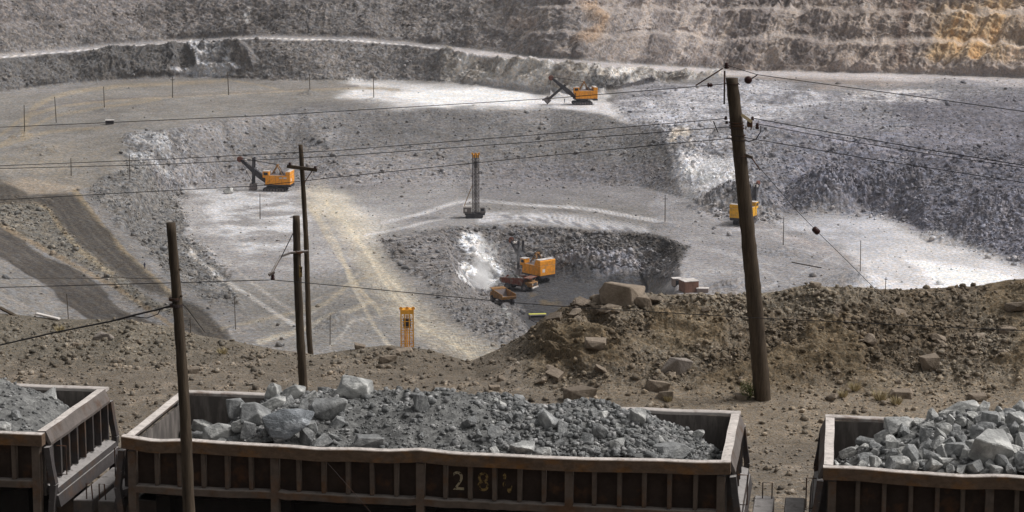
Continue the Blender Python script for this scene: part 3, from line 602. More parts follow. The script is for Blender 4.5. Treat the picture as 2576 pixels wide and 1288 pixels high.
def templates_tri(k, n=11, base=500):
    out = []
    for s in range(k):
        bm = rock_template(base+s, n); bmesh.ops.triangulate(bm, faces=bm.faces); bm.verts.ensure_lookup_table()
        out.append((np.array([v_.co for v_ in bm.verts]), np.array([[x.index for x in f.verts] for f in bm.faces]))); bm.free()
    return out
TPL = templates_tri(10)
def rot_mats(n, rng):
    q = rng.normal(size=(n, 4)); q /= np.linalg.norm(q, axis=1, keepdims=True); a, b, c, d = q.T
    return np.stack([np.stack([a*a+b*b-c*c-d*d, 2*(b*c-a*d), 2*(b*d+a*c)], -1), np.stack([2*(b*c+a*d), a*a-b*b+c*c-d*d, 2*(c*d-a*b)], -1), np.stack([2*(b*d-a*c), 2*(c*d+a*b), a*a-b*b-c*c+d*d], -1)], 1)
def scatter(name, pos, size, m, rng, sink=.15, attr=None):
    VS, FS, CS, off = [], [], [], 0; n = len(pos); which = rng.integers(0, len(TPL), n); RM = rot_mats(n, rng)
    for t, (tv, tf) in enumerate(TPL):
        idx = np.where(which == t)[0]
        if not len(idx): continue
        v_ = np.einsum('nij,kj->nki', RM[idx], tv)*size[idx][:, None, None]*np.array([1.0, 1.0, .8])+pos[idx][:, None, :]
        v_[..., 2] += size[idx][:, None]*(.3-sink)
        VS.append(v_.reshape(-1, 3)); FS.append((tf[None]+(off+np.arange(len(idx))*len(tv))[:, None, None]).reshape(-1, 3)); off += len(idx)*len(tv)
        if attr is not None: CS.append(np.repeat(attr[idx], len(tv), 0))
    me = fast_mesh(name, np.concatenate(VS), np.concatenate(FS))
    if attr is not None: add_attr(me, np.concatenate(CS), np.zeros(off))
    return link(name, me, m)

# rubble lying about the pit: nobody could count it
prob = (rubw*(.35+.65*rockw*0+.4)*(.3+sstep(.45, .6, n2)))*1.0+.015
prob *= (V > -60)*(V < 900)*(1-.9*np.maximum(road1, road2))
prob *= 1+1.5*sstep(250, 500, V)+2.5*A([(1950, 480), (2200, 480), (2576, 540), (2576, 650), (2400, 610), (2250, 550), (2000, 545)], 20)+1.5*pile4
prob *= (1-.3*face_up)
pf = (prob/prob.sum()).ravel(); idx = RNG.choice(pf.size, 30000, p=pf)
ppos = PIT.reshape(-1, 3)[idx]; psz = .32+RNG.pareto(3.2, len(idx))*.5; psz = np.clip(psz, .32, 2.1)
pcol = col.reshape(-1, 3)[idx]*(.75+.75*RNG.random((len(idx), 1)))+.02
tag(scatter('rubble', ppos, psz, M_pit, RNG, attr=np.clip(pcol, 0, .85)), kind='stuff', label='loose grey blasted rubble strewn over the pit benches', cat='rubble')

# stones on the trackside bank too many to count
pr = (.25+bank*.9)*(.12+.88*stony)*(.3+sstep(.45, .62, nn2))*(VV < 1300)*(1-.5*track)*(.4+.6*sstep(0, 12, VV-cv))
pf = (pr/pr.sum()).ravel(); idx = RNG.choice(pf.size, 34000, p=pf)
ppos = NP.reshape(-1, 3)[idx]; psz = np.clip(.025+RNG.pareto(2.1, len(idx))*.034, .02, .2)
pcol = ncol.reshape(-1, 3)[idx]*(.65+1.1*RNG.random((len(idx), 1)))
tag(scatter('gravel', ppos, psz, M_near, RNG, attr=np.clip(pcol, 0, .8)), kind='stuff', label='small brown stones and gravel covering the bank and trackside', cat='gravel')

BROCK = [rock_mesh('brown_rock_shape', 40+k, M_soilrock, 15) for k in range(9)]
GROCK = [rock_mesh('grey_rock_shape', 60+k, M_orel, 15) for k in range(4)]
M_mid = mat('dull_grey_rock', srgb(138, 130, 123), .9, .25, 4, srgb(112, 104, 98), 1.5, .48, .66, bump=.6); MROCK = [rock_mesh('dull_rock_shape', 66+k, M_mid, 15) for k in range(3)]
def put_rock(name, me, p, s, label, cat, group=None, rot=None):
    o = bpy.data.objects.new(name, me); C.objects.link(o); o.location = p; o.scale = s if isinstance(s, tuple) else (s, s, s)
    o.rotation_euler = rot or (random.uniform(-.5, .5), random.uniform(-.5, .5), random.uniform(0, 6.28)); return tag(o, label, cat, group)
# boulders that can be told apart: (u, v, width px, height factor, kind, label)
named = [(1535, 778, 60, .6, 2, 'dark brown rock wedged under the largest crest boulder'), (1650, 762, 40, .8, 2, 'small brown rock right of the rounded tan crest boulder'), (1566, 756, 100, .72, 2, 'largest brown boulder with a dark hollow on the bank crest'), (1619, 766, 46, 1, 2, 'rounded tan boulder leaning against the largest crest boulder'),
  (1512, 760, 42, .8, 2, 'small brown block left of the largest crest boulder'), (1700, 945, 92, .9, 1, 'pale grey sloping boulder at the foot of the brown bank'),
  (1455, 1003, 78, .8, 0, 'dark brown double boulder at the bank foot behind the middle wagon'), (1655, 985, 60, .8, 0, 'brown boulder in the cluster just behind the middle wagon rim'),
  (1675, 1003, 40, 1, 0, 'round grey brown stone beside the cluster behind the middle wagon'), (2340, 925, 52, .9, 0, 'squarish brown boulder with a flat lit top above the right wagon'),
  (2270, 1000, 54, .7, 0, 'tan slab boulder by dry grass above the right wagon'), (2555, 800, 62, .5, 0, 'flat pale slab on the bank at the right edge of the photo'),
  (2535, 838, 46, .8, 0, 'dark boulder below the flat pale slab on the right bank'), (1865, 1003, 36, .7, 0, 'small pale boulder at the foot of the leaning pole'),
  (1500, 900, 62, .5, 0, 'dark shallow boulder half buried mid bank left of the leaning pole'), (485, 938, 34, .7, 0, 'brown stone on the ground right of the foremost pole'),
  (1018, 890, 44, .5, 0, 'dark slab on the bank crest below the orange mast'), (975, 910, 44, .7, 0, 'brown rock on the bank below the orange mast'),
  (258, 848, 70, .5, 1, 'pale flat rock pile on the left bank'), (1110, 985, 40, .8, 0, 'reddish brown block just behind the heap of the middle wagon'),
  (1245, 983, 30, .9, 0, 'small upright block behind the heap of the middle wagon'), (2460, 1003, 50, .5, 0, 'brown flat rock behind the heap of the right wagon'), (905, 870, 30, .7, 0, 'tan stone on the crest between the twin poles and the orange mast')]
for (u, v, wpx, hf, kd, lb) in named:
    p = near(u, v); s = wpx/FPX*p.y*1.15
    if kd == 2: put_rock('boulder', BROCK[int(u) % 4*2+(1 if wpx > 90 else 0)], p+Vector((0, -.12, s*hf*.12)), (s, s*.9, s*hf*1.5), lb, 'boulder', None, (random.uniform(-.2, .2), random.uniform(-.2, .2), random.uniform(-.5, .5))); continue
    put_rock('boulder', (MROCK if kd else BROCK)[int(u) % 3 if kd else (int(u) % 4*2 if 1490 < u < 1640 and v < 800 else int(u) % 4*2+1)], p+Vector((0, 0, s*hf*.10)), (s, s*.9, s*hf*1.25), lb, 'boulder', None, (random.uniform(-.15, .15), random.uniform(-.15, .15), random.uniform(-.4, .4)))
pr2 = pr*(VV < 1090)*(.3+mound)*(.2+sstep(.5, .6, nn2))*(1+5*area(UU, VV, [(1040, 955), (1760, 945), (1760, 1015), (1040, 1010)], 16)+3*area(UU, VV, [(1950, 830), (2100, 810), (2200, 870), (2050, 920)], 20)+5*area(UU, VV, [(1440, 740), (1660, 740), (1660, 800), (1450, 820)], 16)+2*area(UU, VV, [(230, 800), (420, 800), (420, 870), (200, 870)], 20)); pf = (pr2/pr2.sum()).ravel(); idx = RNG.choice(pf.size, 290, p=pf)
for k in idx:
    p = Vector(NP.reshape(-1, 3)[k]); s = float(np.clip(.12+RNG.pareto(2.2)*.085, .12, .5)); left = p.x < 0
    put_rock('bank_rock', BROCK[int(RNG.integers(9))], p+Vector((0, 0, s*.12)), (s, s, s*.85), 'angular brown rock scattered on the low ground of the left half' if left else 'angular brown rock scattered on the bank of the right half', 'rock', 'rocks scattered on the left ground' if left else 'rocks scattered on the right bank')
for (u, v, wpx, lb) in [(1266, 790, 24, 'white boulder, upper left of the pair beside the low pit'), (1278, 800, 24, 'white boulder, lower right of the pair beside the low pit'), (575, 486, 30, 'white boulder in front of the left shovel')]:
    p = pit(u, v); s = wpx/FPX*p.y; put_rock('boulder', GROCK[int(u) % 4], p+Vector((0, 0, s*.25)), (s, s, s*.8), lb, 'boulder')

# ---------------------------------------------------------------- ore wagons
M_beam = mat('rusty_rim_beam', srgb(96, 79, 65), .9, .4, 5, srgb(118, 82, 46), 1.3, .50, .68, stretch=(1.5, 1, 2.5), bump=.25, top=srgb(188, 180, 174))
M_sill = mat('dusty_sill', srgb(92, 81, 73), .9, .3, 6, srgb(94, 70, 52), 1.6, .5, .65, bump=.2, top=srgb(134, 126, 120))
M_frame = mat('underframe_black', srgb(34, 31, 30), .9, .3, 5, top=srgb(96, 90, 86))
M_plat = mat('dusty_platform_steel', srgb(86, 80, 78), .9, .25, 6, srgb(104, 90, 80), 2, .5, .65, bump=.2, top=srgb(146, 142, 140))
M_endrib = mat('grey_end_steel', srgb(72, 68, 68), .85, .25, 6, srgb(88, 70, 58), 2, .5, .65, bump=.2, top=srgb(150, 146, 144))
M_endrim = mat('scraped_end_rim', srgb(104, 97, 93), .9, .3, 6, srgb(92, 76, 66), 1.8, .5, .64, top=srgb(198, 190, 184))
WL, WW, RZ = 10.0, 3.2, 3.1
def beam(x0, x1, y0, y1, z0, z1, wob, seed, axis='x', n=60):
    """long folded-plate beam with knocks and a sag"""
    r = np.random.default_rng(seed); bm = bmesh.new(); rings = []
    k1 = np.interp(np.linspace(0, 1, n+1), np.linspace(0, 1, 19), r.normal(size=19)); k2 = np.interp(np.linspace(0, 1, n+1), np.linspace(0, 1, 17), r.normal(size=17))
    for i in range(n+1):
        t = i/n; dz = wob*(k1[i]*.5-1.6*math.sin(math.pi*t)**.8); dy = wob*k2[i]*.6; c = .012
        sec = [(y0+dy, z0+dz), (y0+dy, z1-c+dz), (y0+c+dy, z1+dz), (y1-c+dy, z1+dz), (y1+dy, z1-c+dz), (y1+dy, z0+dz)]
        a = x0+(x1-x0)*t
        rings.append([bm.verts.new((a, y, z) if axis == 'x' else (y, a, z)) for y, z in sec])
    for i in range(n):
        for k in range(6): bm.faces.new((rings[i][k], rings[i][(k+1) % 6], rings[i+1][(k+1) % 6], rings[i+1][k]))
    bm.faces.new(rings[0]); bm.faces.new(rings[-1][::-1]); s = MB(); s.bm.free(); s.bm = bm; return s
def wagon(label, X, Y, yaw, seed, digits=False):
    t = thing('ore_wagon', label, 'rail wagon', (X, Y, 0), -yaw, 'ore wagons of the train'); L, W = WL, WW
    b = MB(); b.box(.08, L-.08, .16, W-.16, 2.14, 2.2); b.build('floor', M_inner, t)
    beam(-.06, L+.06, -.10, .07, RZ-.205, RZ, .026, seed).build('side_rim', M_beam, t)
    beam(-.06, L+.06, W-.12, W+.06, RZ-.06, RZ, .008, seed+1).build('side_rim', M_rim, t)
    for sx, x in ((-1, 0.0), (1, L)):
        b = MB(); b.prism([(x-sx*.10, RZ-.012), (x+sx*.05, RZ-.004), (x+sx*.14, RZ-.21), (x+sx*.13, RZ-.26), (x+sx*.10, RZ-.25), (x-sx*.02, RZ-.06), (x-sx*.10, RZ-.05)], .11, W-.12, 'y')
        bmesh.ops.subdivide_edges(b.bm, edges=[e for e in b.bm.edges if e.calc_length() > 2], cuts=20)
        for v_ in b.bm.verts: v_.co.z += .006*math.sin(v_.co.y*3+seed)*math.sin(v_.co.y*2.1+x); v_.co.x += .003*math.sin(v_.co.y*4+seed)
        b.build('end_rim', M_endrim, t)
    for y0, y1 in ((.10, .14), (W-.13, W-.09)):
        b = MB(); b.box(.06, L-.06, y0, y1, 2.2, RZ-.22 if y0 < 1 else RZ-.07); b.build('side_panel', M_panel if y0 < 1 else M_inner, t)
    b = MB(); b.box(.06, L-.06, .142, .155, 2.2, RZ-.22); b.build('side_lining', M_inner, t)
    for x0, x1 in ((.0, .04), (L-.04, L)):
        b = MB(); b.box(x0, x1, .16, W-.14, 1.95, RZ-.19); p = b.build('end_panel', M_inner, t)
    nb_ = 24; posts = (0, 6, 12, 18, 24)
    for i in range(nb_+1):
        x = .09+i*(L-.18)/nb_; j = random.uniform(-.012, .012)
        if i in posts:
            b = MB(); b.prism([(-.05, RZ-.24), (-.07, 2.1), (-.09, 1.5), (-.02, 1.05), (.10, .85), (.14, 1.0), (.06, 1.3), (.08, 2.1), (.10, RZ-.24)], x-.065, x+.065, 'x'); b.build('post', M_sill, t)
        else:
            b = MB(); b.box(x-.035+j, x+.035+j, -.03+random.uniform(0, .02), .10, 2.27, RZ-.235, bev=.006); b.build('rib', M_sill, t)
    for k in range(4):
        x0 = .09+posts[k]*(L-.18)/nb_+.066; x1 = .09+posts[k+1]*(L-.18)/nb_-.066
        beam(x0, x1, -.07, .12, 2.15, 2.27, .008, seed+9+k, n=16).build('sill', M_sill, t)
    for y in (W-.09,):
        for i in range(0, nb_+1, 2):
            x = .09+i*(L-.18)/nb_; b = MB(); b.box(x-.035, x+.035, y, y+.12, 2.2, RZ-.23); b.build('rib', M_sill, t)
    # end walls: sloping lip, ribs, ledge
    for sx, x in ((-1, 0.0), (1, L)):
        for k in range(8):
            y = .2+k*(W-.4)/7; b = MB(); b.box(min(x, x+sx*.12), max(x, x+sx*.12), y-.022, y+.022, 2.17, RZ-.27); b.build('end_rib', M_endrib, t)
        b = MB(); b.prism([(x+sx*.045, 2.16), (x+sx*.22, 2.11), (x+sx*.24, 2.02), (x+sx*.045, 2.02)], .1, W-.1, 'y'); b.build('end_ledge', M_endrib, t)
        b = MB(); b.prism([(x+sx*.10, 2.01), (x+sx*.25, 2.0), (x+sx*.29, 1.80), (x+sx*.12, 1.80)], .05, W-.05, 'y'); b.build('end_beam', M_endrib, t)
        for y in (.04, W-.04):       # curved tipping arm at each corner
            pts = [(.10, RZ-.25), (.14, 2.5), (.19, 2.2), (.15, 1.9), (.12, 1.55), (.20, 1.2), (.42, 1.0)]
            a = MB()
            for p, q in zip(pts[:-1], pts[1:]): a.bar((x+sx*p[0], y, p[1]), (x+sx*q[0], y, q[1]), .13, .10)
            a.build('tipping_arm', M_endrib, t)
        b = MB(); b.box(min(x+sx*.36, x+sx*.70), max(x+sx*.36, x+sx*.70), .42, W-.75, 1.58, 1.82, bev=.015)
        b.box(min(x-sx*.4, x+sx*.52), max(x-sx*.4, x+sx*.52), W/2-.35, W/2+.35, 1.2, 1.6); b.build('buffer_beam', M_plat, t)
        b = MB(); b.box(min(x+sx*.86, x+sx*1.0), max(x+sx*.86, x+sx*1.0), W/2-.2, W/2+.2, 1.05, 1.42, bev=.05); b.box(min(x+sx*.68, x+sx*.78), max(x+sx*.68, x+sx*.78), W/2-.34, W/2+.30, 1.0, 1.5, bev=.05).bar((x+sx*.5, W/2-.7, 1.62), (x+sx*.7, W/2+.7, 1.5), .1, .08).tube([(x+sx*.6, W/2-.5, 1.7), (x+sx*.75, W/2-.3, 1.5), (x+sx*.72, W/2-.2, 1.1)], .04, 6); b.build('coupler', M_dark, t)
        b = MB(); b.tube([(x+sx*.16, .3, 2.8), (x+sx*.32, .3, 2.8), (x+sx*.32, .3, 2.3), (x+sx*.16, .3, 2.3)], .012, 5); b.build('grab_rail', M_iron, t)
        b = MB(); b.tube([(x+sx*.58, .5, 1.8), (x+sx*.59, .48, 2.1), (x+sx*.68, .48, 2.1), (x+sx*.69, .5, 1.8)], .012, 5)
        b.build('step_rail', M_iron, t)
        if sx > 0: b = MB(); b.tube([(x+sx*.5, W-.9, 1.8), (x+sx*.5, W-.9, 2.1), (x+sx*.66, W-.9, 2.1), (x+sx*.66, W-.9, 1.8)], .012, 5); b.build('step_rail', M_iron, t)
        b = MB(); b.tube([(x+sx*.84, W/2+.1, 1.2), (x+sx*.97, W/2+.3, .8), (x+sx*1.03, W/2+.15, .62)], .03, 6); b.build('brake_hose', M_frame, t)
    # underframe
    b = MB(); b.box(-.3, L+.3, W/2-.28, W/2+.28, 1.15, 1.6)
    for x in (.5, 2.6, 5.05, 7.5, L-.5): b.box(x-.12, x+.12, .3, W-.3, 1.55, 2.0)
    b.box(.3, L-.3, .55, .7, 1.5, 1.9); b.box(.3, L-.3, W-.7, W-.55, 1.5, 1.9); b.build('underframe', M_frame, t)
    for x in (3.6, 6.4):
        b = MB(); b.lathe([(.02, -.62), (.19, -.55), (.22, -.4), (.22, .4), (.19, .55), (.02, .62)], (x, .55, 1.25), 'x', 18); b.build('air_tank', M_frame, t, True)
    for cx in (1.5, L-1.5):
        bo = MB(); 
        for y in (.92, W-.92): bo.prism([(cx-1.1, .7), (cx-.6, .62), (cx-.3, .42), (cx+.3, .42), (cx+.6, .62), (cx+1.1, .7), (cx+1.1, .85), (cx+.4, .98), (cx-.4, .98), (cx-1.1, .85)], y-.07, y+.07, 'y')
        bo.box(cx-.2, cx+.2, .6, W-.6, .7, 1.15); bog = bo.build('bogie', M_frame, t)
        for wx in (cx-.7, cx+.7):
            for y, s in ((.74, -1), (W-.74, 1)):
                wv = MB(); wv.lathe([(.05, s*.09), (.16, s*.09), (.2, s*.03), (.36, s*.02), (.39, s*.06), (.455, s*.06), (.46, -s*.05), (.50, -s*.06), (.50, -s*.09), (.05, -s*.09)], (wx, y, .47), 'y', 28); wv.build('wheel', M_rail, bog, True)
    if digits:
        for i, (ch, mm) in enumerate((('2', M_digit), ('8', M_digit2), ('8', None))):
            xx = .09+(13.5+i)*(L-.18)/nb_
            if mm:
                cu = bpy.data.curves.new('number', 'FONT'); cu.body = ch; cu.size = .42; cu.extrude = .003; cu.align_x = 'CENTER'
                tmp = bpy.data.objects.new('tmp', cu); C.objects.link(tmp); dg = bpy.context.evaluated_depsgraph_get(); dg.update()
                me = bpy.data.meshes.new_from_object(tmp.evaluated_get(dg)); bpy.data.objects.remove(tmp)
                me.name = 'painted_number'; me.materials.clear()
                o = link('painted_number', me, mm, t, (xx, .096, 2.40)); o.rotation_euler = (R(90), 0, 0); o.scale = (1.0, 1.08, 1)
            else:   # worn away: only fragments are left
                b = MB()
                for dx, dz, r_ in ((-.05, .24, .035), (-.055, .11, .03), (.03, .02, .04), (.055, .07, .025)): b.prism([(xx+dx+r_*math.cos(a)*(.7+.5*((a*7) % 1)), 2.42+dz+r_*1.5*math.sin(a)) for a in np.linspace(0, 5.3, 7)], .094, .099, 'y')
                b.build('painted_number', M_digit2, t)
    return t
YW = .153
WAG = {'mid': (-6.44, 34.90, YW), }
ax_ = lambda s, o: (WAG['mid'][0]+math.cos(YW)*s, WAG['mid'][1]-math.sin(YW)*s+o)
xl, yl = ax_(-1.50-WL, 0); xr, yr = ax_(WL+1.58, -.02)
WAG['left'] = (xl, yl, YW); WAG['right'] = (xr, yr, YW)
wagon('rusty dump wagon in the middle with the number 28 painted on its side', *WAG['mid'], 3, True)
wagon('rusty dump wagon cut by the left photo edge, its ribbed end wall showing', *WAG['left'], 23)
wagon('rusty dump wagon cut by the right photo edge, heaped with large pale rocks', *WAG['right'], 43)
def wmat(k): X, Y, y = WAG[k]; return Matrix.Translation((X, Y, 0)) @ Matrix.Rotation(-y, 4, 'Z')
def proj(P):
    d = np.asarray(P)-np.array([0, 0, CAMZ]); z = d[..., 1]*CP-d[..., 2]*SP; up = d[..., 1]*SP+d[..., 2]*CP
    return 1288+FPX*d[..., 0]/z, 644-FPX*up/z
# track
def along(name, y0, y1, z0, z1, m, label, cat, group=None):
    X, Y, yw = WAG['mid']; b = MB()
    b.prism([(y0, z0), (y0, z0+.02), ((y0+y1)/2-.012, z0+.05), ((y0+y1)/2-.012, z1-.04), (y0+.035, z1-.03), (y0+.035, z1), (y1-.035, z1), (y1-.035, z1-.03), ((y0+y1)/2+.012, z1-.04), ((y0+y1)/2+.012, z0+.05), (y1, z0+.02), (y1, z0)], -26, 40, 'x')
    o = b.build(name, m); o.location = (X, Y, 0); o.rotation_euler = (0, 0, -yw); return tag(o, label, cat, group)
along('rail', .78, .92, -.15, .0, M_rail, 'near steel rail under the wagons', 'rail'); along('rail', WW-.92, WW-.78, -.15, 0, M_rail, 'far steel rail under the wagons', 'rail')
sl = MB().box(-.12, .12, -1.3, 1.3, -.31, -.153, bev=.02).build('sleeper', M_sleeper); X, Y, yw = WAG['mid']; sme = sl.data
for k in range(-24, 46):
    o = sl if k == -24 else bpy.data.objects.new('sleeper', sme)
    if k != -24: C.objects.link(o)
    o.location = wmat('mid') @ Vector((k*.62, WW/2, 0)); o.rotation_euler = (0, 0, -yw+random.uniform(-.03, .03)); tag(o, 'dark wooden sleeper under the wagon train', 'sleeper', 'sleepers under the train')

# ---------------------------------------------------------------- ore loads
def heap(key, prof, seed):
    """prof: (x, crest z, near-edge z, far-edge z)"""
    nx, ny = 260, 90; x = np.linspace(.1, WL-.1, nx); y = np.linspace(.17, WW-.17, ny); Xg, Yg = np.meshgrid(x, y, indexing='ij')
    px = [p[0] for p in prof]; zc, zn, zf = [np.interp(Xg, px, [p[k] for p in prof]) for k in (1, 2, 3)]
    tyy = (Yg-.17)/(WW-.34); a = np.clip(tyy/.6, 0, 1); b_ = np.clip((1-tyy)/.4, 0, 1)
    Z = np.where(tyy < .6, zn+(zc-zn)*np.sin(a*math.pi/2), zf+(zc-zf)*np.sin(b_*math.pi/2))
    P = np.stack([Xg, Yg, Z], -1); q = P+seed*3.1
    Z = Z+(fbm(q*1.3, 4, .55)-.5)*.38+(fbm(q*6, 3, .6)-.5)*.10+(fbm(q*20, 2, .6, True)-.5)*.03; P[..., 2] = Z
    Mx = np.array(wmat(key)); Wd = P @ Mx[:3, :3].T+Mx[:3, 3]
    i = np.arange((nx-1)*ny).reshape(nx-1, ny)[:, :-1]; F = np.stack([i, i+ny, i+ny+1, i+1], -1).reshape(-1, 4)
    me = fast_mesh('ore_heap', Wd.reshape(-1, 3), F); o = link('ore_heap', me, M_oref)
    return o, Wd, Xg
HP = {'mid': [(0, 2.2, 2.2, 2.2), (.7, 2.25, 2.2, 2.25), (1.3, 2.9, 2.6, 2.75), (2.0, 3.3, 2.95, 3.05), (3.2, 3.42, 2.95, 3.1), (4.4, 3.52, 3.0, 3.15), (5.4, 3.48, 3.02, 3.1), (6.4, 3.36, 3.02, 3.05), (7.6, 3.36, 3.04, 3.05), (8.4, 3.28, 3.03, 2.95), (9.0, 3.0, 3.0, 2.6), (9.6, 2.7, 2.85, 2.3), (WL, 2.45, 2.6, 2.2)],
      'left': [(0, 3.2, 2.9, 3), (5, 3.4, 3.0, 3.1), (8.2, 3.5, 3.05, 3.1), (9.2, 3.15, 3.0, 2.75), (9.8, 2.75, 2.8, 2.4), (WL, 2.4, 2.6, 2.25)],
      'right': [(0, 2.4, 2.55, 2.2), (.5, 2.75, 2.85, 2.35), (1.2, 3.15, 2.98, 2.75), (2.0, 3.45, 3.0, 3.05), (3, 3.55, 3.0, 3.15), (6, 3.5, 3, 3.1), (WL, 3.3, 2.9, 3)]}
OR = [rock_mesh('ore_rock_shape', 80+k, M_ore, 13+k % 5) for k in range(12)]; ORL = [rock_mesh('pale_ore_shape', 120+k, M_orel, 14) for k in range(4)]
M_marble = mat('marbled_ore', srgb(126, 130, 134), .8, .35, 4, srgb(190, 193, 197), 2.0, .52, .66, bump=1.0, stretch=(1.3, 1, 2.2)); ORM = rock_mesh('marbled_ore_shape', 140, M_marble, 15)
hlab = {'mid': 'fine dark grey crushed ore filling the middle wagon', 'left': 'fine grey crushed ore in the wagon at the left edge', 'right': 'fine grey crushed ore under the rocks of the right wagon'}
DATA = {}
for ky in HP:
    o, Wd, Xg = heap(ky, HP[ky], len(ky)); tag(o, hlab[ky], 'ore', kind='stuff'); DATA[ky] = Wd
def ore_at(ky, u, v):
    Pu, Pv = proj(DATA[ky]); d = (Pu-u)**2+(Pv-v)**2
    i = np.unravel_index(d.argmin(), d.shape); return Vector(DATA[ky][i])
bigs = {'mid': [(728, 1072, 128, 100, 'm', 'largest blue grey marbled rock at the near rim of the middle wagon'), (898, 978, 98, 66, 'p', 'pale wedge rock standing on top of the middle wagon heap'), (828, 1032, 96, 84, 'g', 'dark grey rock right of the marbled rock in the middle wagon'),
   (640, 1050, 92, 82, 'g', 'round dark rock left of the marbled rock in the middle wagon'), (560, 1092, 110, 58, 'p', 'wedge rock at the near rim left of the marbled rock'), (566, 1010, 72, 68, 'g', 'grey rock below the small capstone at the left of the middle heap'),
   (600, 974, 62, 28, 'g', 'dark flat slab on top of the middle heap, left part'), (545, 980, 26, 22, 'p', 'small pale capstone on the left end of the middle heap'), (690, 982, 44, 50, 'p', 'pale pointed rock left of the pole behind the middle wagon'),
   (742, 992, 72, 52, 'p', 'pale rock in front of the middle twin poles on the heap'), (690, 1018, 66, 42, 'p', 'pale block under the pointed rock of the middle heap'), (508, 1062, 60, 48, 'p', 'pale rock at the left end of the middle heap'), (610, 1068, 62, 40, 'p', 'pale angular rock between round dark rock and near rim'),
   (505, 1098, 44, 34, 'g', 'small rock behind the foremost pole at the near rim'), (1058, 1018, 50, 58, 'g', 'grey upright block left of centre on the middle heap'), (1101, 992, 26, 44, 'g', 'small pointed stone on the skyline of the middle heap'), (925, 1112, 84, 40, 'g', 'flat grey slab at the near rim right of the marbled rock'),
   (1375, 1056, 62, 62, 'g', 'large squarish grey block right of centre in the middle heap'), (1506, 1086, 56, 54, 'g', 'grey round block in the right part of the middle heap'), (1605, 1050, 44, 52, 'p', 'pale pointed block in the right part of the middle heap'), (1312, 1128, 66, 36, 'p', 'pale flat rock at the near rim below the squarish block'),
   (1366, 1136, 52, 28, 'p', 'pale wedge rock at the near rim right of the pale flat rock'), (1686, 1132, 112, 40, 'g', 'long grey slab at the near rim at the right end'), (1770, 1078, 40, 30, 'p', 'pale rock low at the right end of the middle heap'), (1245, 1090, 46, 40, 'g', 'grey block in the centre of the middle heap')],
 'right': [(2412, 1040, 104, 62, 'p', 'pale big rock on the skyline of the right wagon heap'), (2262, 1062, 92, 44, 'p', 'pale flat rock on the far rim of the right wagon'), (2490, 1130, 118, 110, 'p', 'largest pale rock of the right wagon heap'), (2378, 1082, 46, 42, 'p', 'bright pale block below the skyline rock in the right wagon'),
   (2300, 1090, 54, 36, 'g', 'grey rock with tan face in the right wagon heap'), (2225, 1100, 56, 42, 'p', 'pale rock on the left slope of the right heap'), (2182, 1110, 60, 42, 'g', 'grey rock low on the left slope of the right heap'), (2136, 1130, 56, 34, 'p', 'pale rock at the foot of the right heap slope'),
   (2176, 1160, 50, 44, 'g', 'grey rock at the near rim of the right wagon, left end'), (2268, 1164, 62, 40, 'p', 'pale wedge at the near rim of the right wagon'), (2490, 1055, 50, 50, 'g', 'grey rock right of the skyline rock in the right wagon'), (2560, 1060, 56, 56, 'p', 'pale rock on the heap at the right photo edge'), (2480, 1085, 60, 50, 'g', 'grey block above the largest rock of the right wagon'), (2340, 1150, 60, 46, 'g', 'dark grey rock beside the near rim centre of the right wagon'), (2405, 1130, 56, 46, 'g', 'dark grey rock left of the largest rock in the right wagon')],
 'left': [(8, 1078, 52, 40, 'p', 'pale rock in the left wagon at the photo edge')]}
taken = {k: [] for k in bigs}
for ky, ls in bigs.items():
    for (u, v, wp, hp, kd, lb) in ls:
        p = ore_at(ky, u, v+hp*.25); s = wp/FPX*p.y*1.14; h = hp/FPX*p.y*1.14
        me = ORM if kd == 'm' else random.choice(ORL if kd == 'p' else OR)
        put_rock('ore_rock', me, p+Vector((0, 0, h*.25)), (s, s*.85, h*1.35), lb, 'ore rock', None, (random.uniform(-.12, .12), random.uniform(-.12, .12), random.uniform(-.5, .5))); taken[ky].append((u, v, wp*.45))
qty = {'mid': 185, 'right': 120, 'left': 6}
glab = {'mid': 'medium grey angular ore lump in the middle wagon heap', 'right': 'medium pale grey ore lump in the right wagon heap', 'left': 'medium grey ore lump in the left wagon heap'}
for ky, nq in qty.items():
    Wd = DATA[ky]; Pu, Pv = proj(Wd); ok = (Pu > -40) & (Pu < 2620); ii = np.argwhere(ok); c = 0; tries = 0; used = list(taken[ky])
    while c < nq and tries < 6000:
        tries += 1; i, j = ii[RNG.integers(len(ii))]; u, v = Pu[i, j], Pv[i, j]; zone = 1.0
        if ky == 'mid': zone = 1.45 if u < 860 else (.30 if u < 1240 else (.75 if u > 1240 else 1)); 
        if ky == 'mid' and 860 < u < 1240 and random.random() < .75: continue
        r_ = (14+RNG.pareto(2.2)*9)*zone*(1.5 if ky == 'right' else 1); r_ = min(r_, 30)
        if any((u-a)**2+((v-b)*1.3)**2 < ((q+r_)*(.52 if ky == 'right' else .58))**2 for a, b, q in used): continue
        used.append((u, v, r_)); p = Vector(Wd[i, j]); s = 2*r_/FPX*p.y; c += 1
        put_rock('ore_lump', random.choice(ORL) if random.random() < (.6 if ky == 'right' else .22) else random.choice(OR), p+Vector((0, 0, s*.12)), (s, s*.9, s*.9), glab[ky], 'ore rock', 'ore lumps in the '+{'mid': 'middle', 'right': 'right', 'left': 'left'}[ky]+' wagon', tuple(random.uniform(0, 6.28) for _ in range(3)))
M_orebit = mat('grey_ore_bits', srgb(104, 105, 105), .9, .65, 8, srgb(162, 161, 160), 5, .5, .62, bump=.3)
